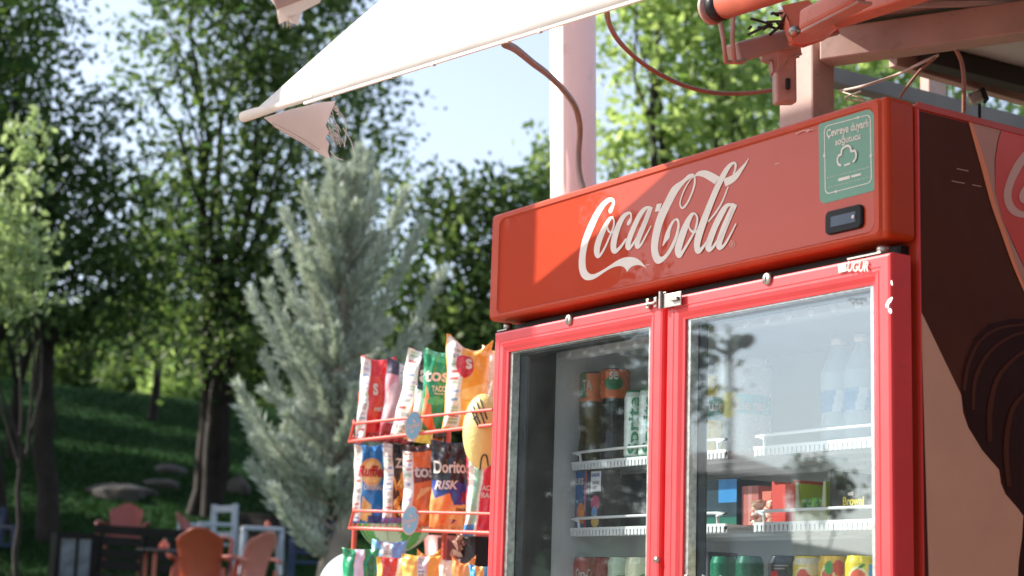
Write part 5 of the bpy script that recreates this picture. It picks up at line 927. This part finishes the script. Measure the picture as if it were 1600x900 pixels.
# right door, top shelf
bottle(1112, z1, .24, .034, .165, (238,206,40), [('r', 0, .42, 1, .74, (30,150,140)), ('e', .5, .2, .2, .12, (250,225,90))], 'yellow iced tea bottle with teal label', ("fuse", .42, .52, .60, .66), cap='yellow')
c = slot(1160, 640, .30); c = V(c[0], .30, z1); e = empty('bottle_pack', c, 'white shrink wrapped cylinder pack with teal band', 'pack'); o = lathe_col('wrap', c, [(.0, .0), (.058, .001), (.06, .01), (.06, .19), (.055, .2), (0, .2)], (226,230,232), [('r', 0, .4, 1, .6, (120,195,200)), ('e', .4, .5, .06, .14, (236,226,140))], M['tin'], e); wraptext(o, c, .06, .2, 'fuse tea', .42, .44, .62, .56, 'white')
for px, lab in ((1310, 'clear water bottle with blue label, left of the pair'), (1346, 'clear water bottle with blue label, right of the pair')):
    bottle(px, z1, .25, .034, .205, (196,206,214), [('r', 0, .30, 1, .52, (90,150,200)), ('p', [(.4,.3),(.5,.3),(.55,.52),(.45,.52)], (230,238,244))], lab, cap='white', m=M['clear'])
# right door, middle shelf
carton(1090, 1152, 752, z2, .25, .1, (24,52,62), [('r', .55, .5, 1, 1, (50,140,205)), ('r', .0, .6, .12, 1, (50,150,190)), ('r', 0, 0, 1, .18, (30,110,90))], 'dark teal box with bright blue flaps on the middle shelf', name='snack_box', cat='box')
carton(1160, 1186, 760, z2, .26, .08, (196,110,100), [('r', .4, 0, .6, 1, (216,150,140))], 'dusty pink narrow box behind the reflection', name='snack_box', cat='box')
def openbox(x0, x1, yt, Y, dep, cols, label, cut, texts=()):
    a, c_ = slot(x0, yt, Y), slot(x1, yt, Y); h = a[2]-z2; w = c_[0]-a[0]; e = empty('snack_box', (a[0]+w/2, Y, z2), label, 'box', 'open snack boxes on the middle shelf'); m1, m2, m3 = [M['print_plain'](q) for q in cols]
    fr_ = MB(); n = 14; R = np.random.default_rng(int(x0)); tops = [h*(cut if .12 < i/n < .9 else 1)+R.normal()*.0015 for i in range(n+1)]; vs = [V(a[0]+w*i/n, Y+s_*.0015, z2+(tops[i] if t else .0005)) for s_ in (0, 1) for t in (0, 1) for i in range(n+1)]; k = n+1
    fr_.add(vs, [(i, i+1, k+i+1, k+i) for i in range(n)]+[(2*k+i, 3*k+i, 3*k+i+1, 2*k+i+1) for i in range(n)]+[(k+i, k+i+1, 3*k+i+1, 3*k+i) for i in range(n)]); f = fr_.build('front_panel', m1, e)
    MB().box((a[0], Y+.0016, z2+.0005), (a[0]+.002, Y+dep, z2+h)).build('side_panel', m2, e); MB().box((c_[0]-.002, Y+.0016, z2+.0005), (c_[0], Y+dep, z2+h)).build('side_panel', m2, e); MB().box((a[0]+.0021, Y+dep-.002, z2+.0005), (c_[0]-.0021, Y+dep, z2+h*.95)).build('back_panel', m3, e)
    for s_, u0, v0, u1, v1, col in texts: b = MB(); textmesh(b, s_, lambda q: V(a[0]+(u0+(u1-u0)*q[0])*w, Y-.0012, z2+(v0+(v1-v0)*q[1])*h), 0, 0, 1, 1, .03); b.build('lettering', TX[col], f)
    return e
openbox(1206, 1242, 752, .225, .12, ((222,74,62), (226,90,76), (200,60,50)), 'open red box with torn pale top edge', .92)
openbox(1243, 1290, 755, .225, .12, ((196,196,160), (190,210,60), (205,60,44)), 'torn box with red back and lime green side', .30)
openbox(1297, 1372, 735, .225, .12, ((52,50,50), (66,62,60), (70,68,66)), 'dark grey box lettered in yellow at the right', .62, [("Browni", .28, .30, .72, .47, 'yellow'), ("eti", .38, .49, .50, .57, 'white')])
for k, (px, col, lab) in enumerate(((1195, (236,196,170), 'cream wrapped bars in front of the red box'), (1262, (120,200,60), 'crumpled lime green wrappers in the torn box'), (1275, (90,170,60), 'darker green wrapper behind the rail'))):
    c = slot(px, 790, .235+.01*k); c = V(c[0], .235+.01*k, z2); R = np.random.default_rng(40+k); n = 14; U, Vv = np.meshgrid(np.linspace(0, 1, n), np.linspace(0, 1, n)); PP = c+np.stack([(U-.5)*.07, R.normal(size=U.shape)*.003-.008*np.sin(U*9)-.004, .002+Vv*.045+R.normal(size=U.shape)*.002*(Vv > .1)], -1)
    C = np.zeros(PP.shape); C[:] = lin(col); C[R.random(U.shape) > .75] = lin((235,235,200) if k else (214,70,60)); o = link('wrapped_bar', colmesh('wrapped_bar', PP, C), M['film']); tag(o, lab, 'snack', 'wrapped snacks on the middle shelf')
c = slot(1205, 780, .24); carton(1192, 1206, 768, z2, .24, .05, (226,120,100), [('r', .1, .2, .9, .5, (240,225,200))], 'small salmon box left of the open red box', name='snack_box', cat='box')
# right door, bottom shelf
can(1132, z3, .235, .0285, .128, (12,120,86), [('p', [(.38,.0),(.46,.2),(.42,.5),(.38,.4)], (225,235,225))], 'green can, left of the pair on the lowest shelf')
can(1172, z3, .235, .0285, .128, (14,100,76), [('p', [(.38,.0),(.46,.2),(.42,.5),(.38,.4)], (215,225,215))], 'darker green can, right of the pair on the lowest shelf')
can(1223, z3, .235, .0285, .128, (66,64,68), [('e', .38, .62, .06, .16, (215,50,44)), ('r', .38, .84, .54, .865, (200,200,200)), ('r', .38, .80, .50, .82, (200,200,200))], 'dark grey can with small pale print')
FR3 = [('e', .42, .62, .10, .22, (250,236,190)), ('e', .42, .62, .085, .18, (222,70,60)), ('e', .54, .84, .08, .14, (250,235,190)), ('r', .52, .2, .57, .7, (150,90,150))]
can(1262, z3, .235, .0285, .128, (236,206,70), FR3+[('r', .3, .86, .7, .96, (235,225,200))], 'yellow fruit can with citrus slices, left of the three')
can(1302, z3, .235, .0285, .128, (238,190,60), [('e', .40, .66, .09, .2, (250,236,190)), ('e', .40, .66, .07, .15, (226,60,50)), ('e', .53, .82, .07, .12, (216,50,44)), ('r', .50, .1, .57, .6, (206,50,44)), ('e', .42, .82, .05, .1, (60,150,60))], 'yellow fruit can with red berries, middle of the three')
can(1344, z3, .235, .0285, .128, (236,210,60), [('e', .44, .62, .12, .22, (250,240,190)), ('e', .44, .62, .10, .18, (236,90,60)), ('r', .56, .5, .60, .88, (90,160,210)), ('p', [(.38,.75),(.5,.9),(.52,.86)], (60,140,60))], 'yellow fruit can with large orange slice, right of the three')
carton(1086, 1108, 862, z3, .24, .08, (40,44,50), [('r', .2, .3, .9, .9, (70,70,78))], 'dark carton left of the green cans', name='snack_box', cat='box')
